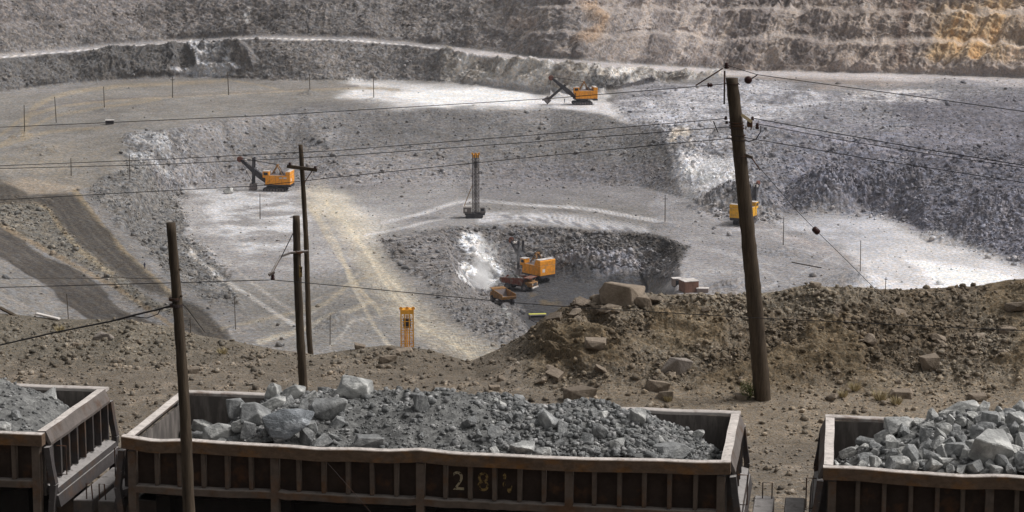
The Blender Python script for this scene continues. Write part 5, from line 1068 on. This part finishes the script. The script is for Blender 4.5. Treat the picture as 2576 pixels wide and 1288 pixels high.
# ---------------------------------------------------------------- people, tiny in the distance
def person(label, p, h, head, arm=.1):
    vs_ = [(0, 0, .53), (0, 0, .64), (0, 0, .76), (0, 0, .83), (0, 0, .87), (0, 0, .945), (-.055, 0, .50), (-.06, .01, .28), (-.07, 0, .05), (-.07, -.06, .02), (.055, 0, .50), (.07, .03, .28), (.08, .01, .05), (.08, -.05, .02), (-.11, 0, .80), (-.14, .01, .64), (-.13, -.05, .5), (.11, 0, .8), (.14, .01, .64), (.13, -.06, .51)]
    ed = [(0, 1), (1, 2), (2, 3), (3, 4), (4, 5), (0, 6), (6, 7), (7, 8), (8, 9), (0, 10), (10, 11), (11, 12), (12, 13), (3, 14), (14, 15), (15, 16), (3, 17), (17, 18), (18, 19)]
    rad = [.085, .08, .095, .06, .032, .055, .055, .04, .028, .025, .055, .04, .028, .025, .04, .03, .022, .04, .03, .022]
    me = bpy.data.meshes.new('person'); me.from_pydata([Vector(v)*h for v in vs_], ed, []); o = bpy.data.objects.new('person', me); C.objects.link(o)
    o.location = p; o.rotation_euler = (0, 0, head); sk = o.modifiers.new('skin', 'SKIN'); o.modifiers.new('sub', 'SUBSURF').levels = 1
    for k, r_ in enumerate(rad): me.skin_vertices[0].data[k].radius = (r_*h, r_*h)
    me.skin_vertices[0].data[0].use_root = True; me.materials.append(M_cloth)
    bm = bmesh.new(); bmesh.ops.create_uvsphere(bm, u_segments=12, v_segments=8, radius=.062*h); bmesh.ops.translate(bm, verts=bm.verts, vec=(0, 0, .955*h)); m2 = bpy.data.meshes.new('hard_hat'); bm.to_mesh(m2); bm.free(); link('hard_hat', m2, M_hair, o)
    return tag(o, label, 'person')
person('person in dark blue workwear standing at the dark road edge, left', pit(364, 676), 1.5, R(30))
person('person in dark clothes standing beside the upper shovel', pit(1420, 259), 1.6, R(-60))

# ---------------------------------------------------------------- plants by the track
def leafy(name, label, cat, p, r_, h_, n_, m, blade=False):
    t = thing(name, label, cat, p); rr = np.random.default_rng(int(p.x*100) & 4095); bm = bmesh.new()
    for k in range(n_):
        a = rr.random()*6.28; q = r_*math.sqrt(rr.random()); b0 = Vector((q*math.cos(a)*.5, q*math.sin(a)*.5, 0)); e = Vector((q*math.cos(a)*1.3, q*math.sin(a)*1.3, h_*(.5+.6*rr.random())*(1 if blade else rr.random()**.5)))
        if blade: s0 = b0; wd_ = .004+.004*rr.random()
        else: s0 = e-Vector((rr.normal(), rr.normal(), rr.normal())).normalized()*.035; wd_ = .012
        sd = Vector((math.sin(a*3), math.cos(a*3), .2)).normalized()*wd_; v_ = [bm.verts.new(s0-sd), bm.verts.new(s0+sd), bm.verts.new(e+sd*.3), bm.verts.new(e-sd*.3)]; bm.faces.new(v_)
    me = bpy.data.meshes.new('foliage'); bm.to_mesh(me); bm.free(); link('foliage', me, m, t)
    st = MB()
    for k in range(7): a = k*.9; st.tube([(0, 0, -.03), (r_*.5*math.cos(a), r_*.5*math.sin(a), h_*.6)], .006, 4)
    st.build('stems', M_wood, t); return t
leafy('green_bush', 'small dusty green bush at the foot of the leaning pole', 'bush', near(1886, 1000), .19, .40, 1100, M_leaf)
for (u, v, s, lb) in [(2150, 985, 1.0, 'straw coloured tuft left of the dry grass patch above the right wagon'), (2215, 1010, 1.3, 'largest dry grass tuft just behind the right wagon rim'), (2255, 1020, 1.0, 'dry grass tuft by the left end of the right heap'), (2120, 1000, .8, 'small dry tuft right of the leaning pole'), (560, 885, .9, 'dry tuft on the crest left of the twin poles'), (150, 830, .9, 'greenish dry tuft on the left bank'), (980, 1000, .8, 'dry tuft behind the middle wagon heap'), (1680, 1010, .7, 'dry tuft below the pale sloping boulder')]:
    leafy('dry_grass', lb, 'grass tuft', near(u, v), .16*s, .2*s, 160, M_straw, True)
# short boards and scraps on the bank
for (u, v, l, a, lb) in [(120, 800, .75, -20, 'pale board lying on the left bank crest'), (20, 790, .7, -35, 'dark round timber on the left bank crest'), (1930, 741, 0, 0, '')]:
    if l: o = MB().box(-l/2, l/2, -.06, .06, 0, .05, bev=.01).build('board', M_wood if 'dark' in lb else M_white); o.location = near(u, v)+Vector((0, 0, .04)); o.rotation_euler = (0, R(-a*.4), R(a)); tag(o, lb, 'board')
o = MB().tube([(-3.2, 0, .1), (3.2, 0, .1)], .12, 6).build('fallen_pole', M_wood); q0, q1 = pit(1993, 660), pit(2066, 674); o.location = (q0+q1)/2; o.scale.x = (q1-q0).length/6.4; o.rotation_euler = ((q1-q0).to_track_quat('X', 'Z')).to_euler(); tag(o, 'dark fallen pole lying on the right pit floor', 'pole')

# ---------------------------------------------------------------- dust in the air
def dust(name, label, u0, v0, u1, v1, zb, depth, dens, fall, col_=(1, 1, 1), tilt=0):
    """cloud of dust: a box of noisy thin volume"""
    c = pit((u0+u1)/2, v1); y = c.y; a_, b_ = at_y(u0, v1, y), at_y(u1, v0, y); cx = (a_.x+b_.x)/2; w_ = abs(b_.x-a_.x); h_ = abs(b_.z-a_.z)
    bm = bmesh.new(); bmesh.ops.create_cube(bm, size=2.0); me = bpy.data.meshes.new(name); bm.to_mesh(me); bm.free()
    o = link(name, me); o.location = (cx, y+depth*.1, c.z+h_/2-1); o.scale = (w_/2, depth/2, h_/2+1)
    m = bpy.data.materials.new(name); m.use_nodes = True; nt = m.node_tree; N, L = nt.nodes, nt.links
    for n in list(N): N.remove(n)
    out = N.new('ShaderNodeOutputMaterial'); pv = N.new('ShaderNodeVolumePrincipled'); pv.inputs['Color'].default_value = (*col_, 1); pv.inputs['Anisotropy'].default_value = 0.2
    tc = N.new('ShaderNodeTexCoord'); ln = N.new('ShaderNodeVectorMath'); ln.operation = 'LENGTH'; sp_ = N.new('ShaderNodeSeparateXYZ'); L.new(tc.outputs['Object'], sp_.inputs[0]); mm = N.new('ShaderNodeMath'); mm.operation = 'MULTIPLY_ADD'; L.new(sp_.outputs[2], mm.inputs[0]); mm.inputs[1].default_value = -.28*tilt; L.new(sp_.outputs[0], mm.inputs[2])
    m3 = N.new('ShaderNodeMath'); m3.operation = 'MULTIPLY_ADD'; L.new(sp_.outputs[2], m3.inputs[0]); m3.inputs[1].default_value = .38; m3.inputs[2].default_value = .38; cb_ = N.new('ShaderNodeCombineXYZ'); L.new(mm.outputs[0], cb_.inputs[0]); L.new(sp_.outputs[1], cb_.inputs[1]); L.new(cb_.outputs[0], ln.inputs[0])
    l2 = N.new('ShaderNodeMath'); l2.operation = 'ADD'; L.new(ln.outputs['Value'], l2.inputs[0]); L.new(m3.outputs[0], l2.inputs[1])
    ns = N.new('ShaderNodeTexNoise'); ns.inputs['Scale'].default_value = 2.2; ns.inputs['Detail'].default_value = 7; ns.inputs['Roughness'].default_value = .65; L.new(tc.outputs['Object'], ns.inputs['Vector'])
    s_ = N.new('ShaderNodeMath'); s_.operation = 'MULTIPLY_ADD'; L.new(ns.outputs[0], s_.inputs[0]); s_.inputs[1].default_value = -4.2; s_.inputs[2].default_value = 2.75
    ad = N.new('ShaderNodeMath'); ad.operation = 'SUBTRACT'; L.new(s_.outputs[0], ad.inputs[0]); L.new(l2.outputs[0] if tilt else ln.outputs['Value'], ad.inputs[1])
    mr = N.new('ShaderNodeMapRange'); mr.inputs[1].default_value = 0.0; mr.inputs[2].default_value = fall; mr.inputs[3].default_value = 0; mr.inputs[4].default_value = dens; L.new(ad.outputs[0], mr.inputs[0])
    L.new(mr.outputs[0], pv.inputs['Density']); L.new(pv.outputs[0], out.inputs['Volume']); me.materials.append(m)
    return tag(o, label, 'dust', kind='stuff')
dust('dust_cloud', 'white dust cloud thrown up left of the lowest shovel', 1150, 594, 1275, 728, 0, 13, 1.8, .9, tilt=1)
dust('dust_cloud', 'thin grey dust drifting between the cloud and the lowest shovel', 1215, 625, 1330, 715, 0, 10, .05, .8, (.96, .97, 1))
dust('dust_cloud', 'pale dust hanging above the slope left of the leaning pole', 1690, 418, 1890, 500, 0, 12, .12, .9)

# ---------------------------------------------------------------- dusty air over the pit
HY0, HY1, HX, HZ0, HZ1 = -40.0, 1250.0, 700.0, -150.0, 190.0
o = MB().box(-HX, HX, HY0, HY1, HZ0, HZ1).build('haze', None); m = bpy.data.materials.new('haze_air'); m.use_nodes = True; nt = m.node_tree
for n in list(nt.nodes): nt.nodes.remove(n)
pv = nt.nodes.new('ShaderNodeVolumePrincipled'); pv.inputs['Color'].default_value = (.92, .93, 1, 1); pv.inputs['Density'].default_value = .00006; pv.inputs['Anisotropy'].default_value = .3
ou = nt.nodes.new('ShaderNodeOutputMaterial'); nt.links.new(pv.outputs[0], ou.inputs['Volume']); o.data.materials.append(m); tag(o, 'thin dusty air hanging over the whole pit', 'haze', kind='stuff')
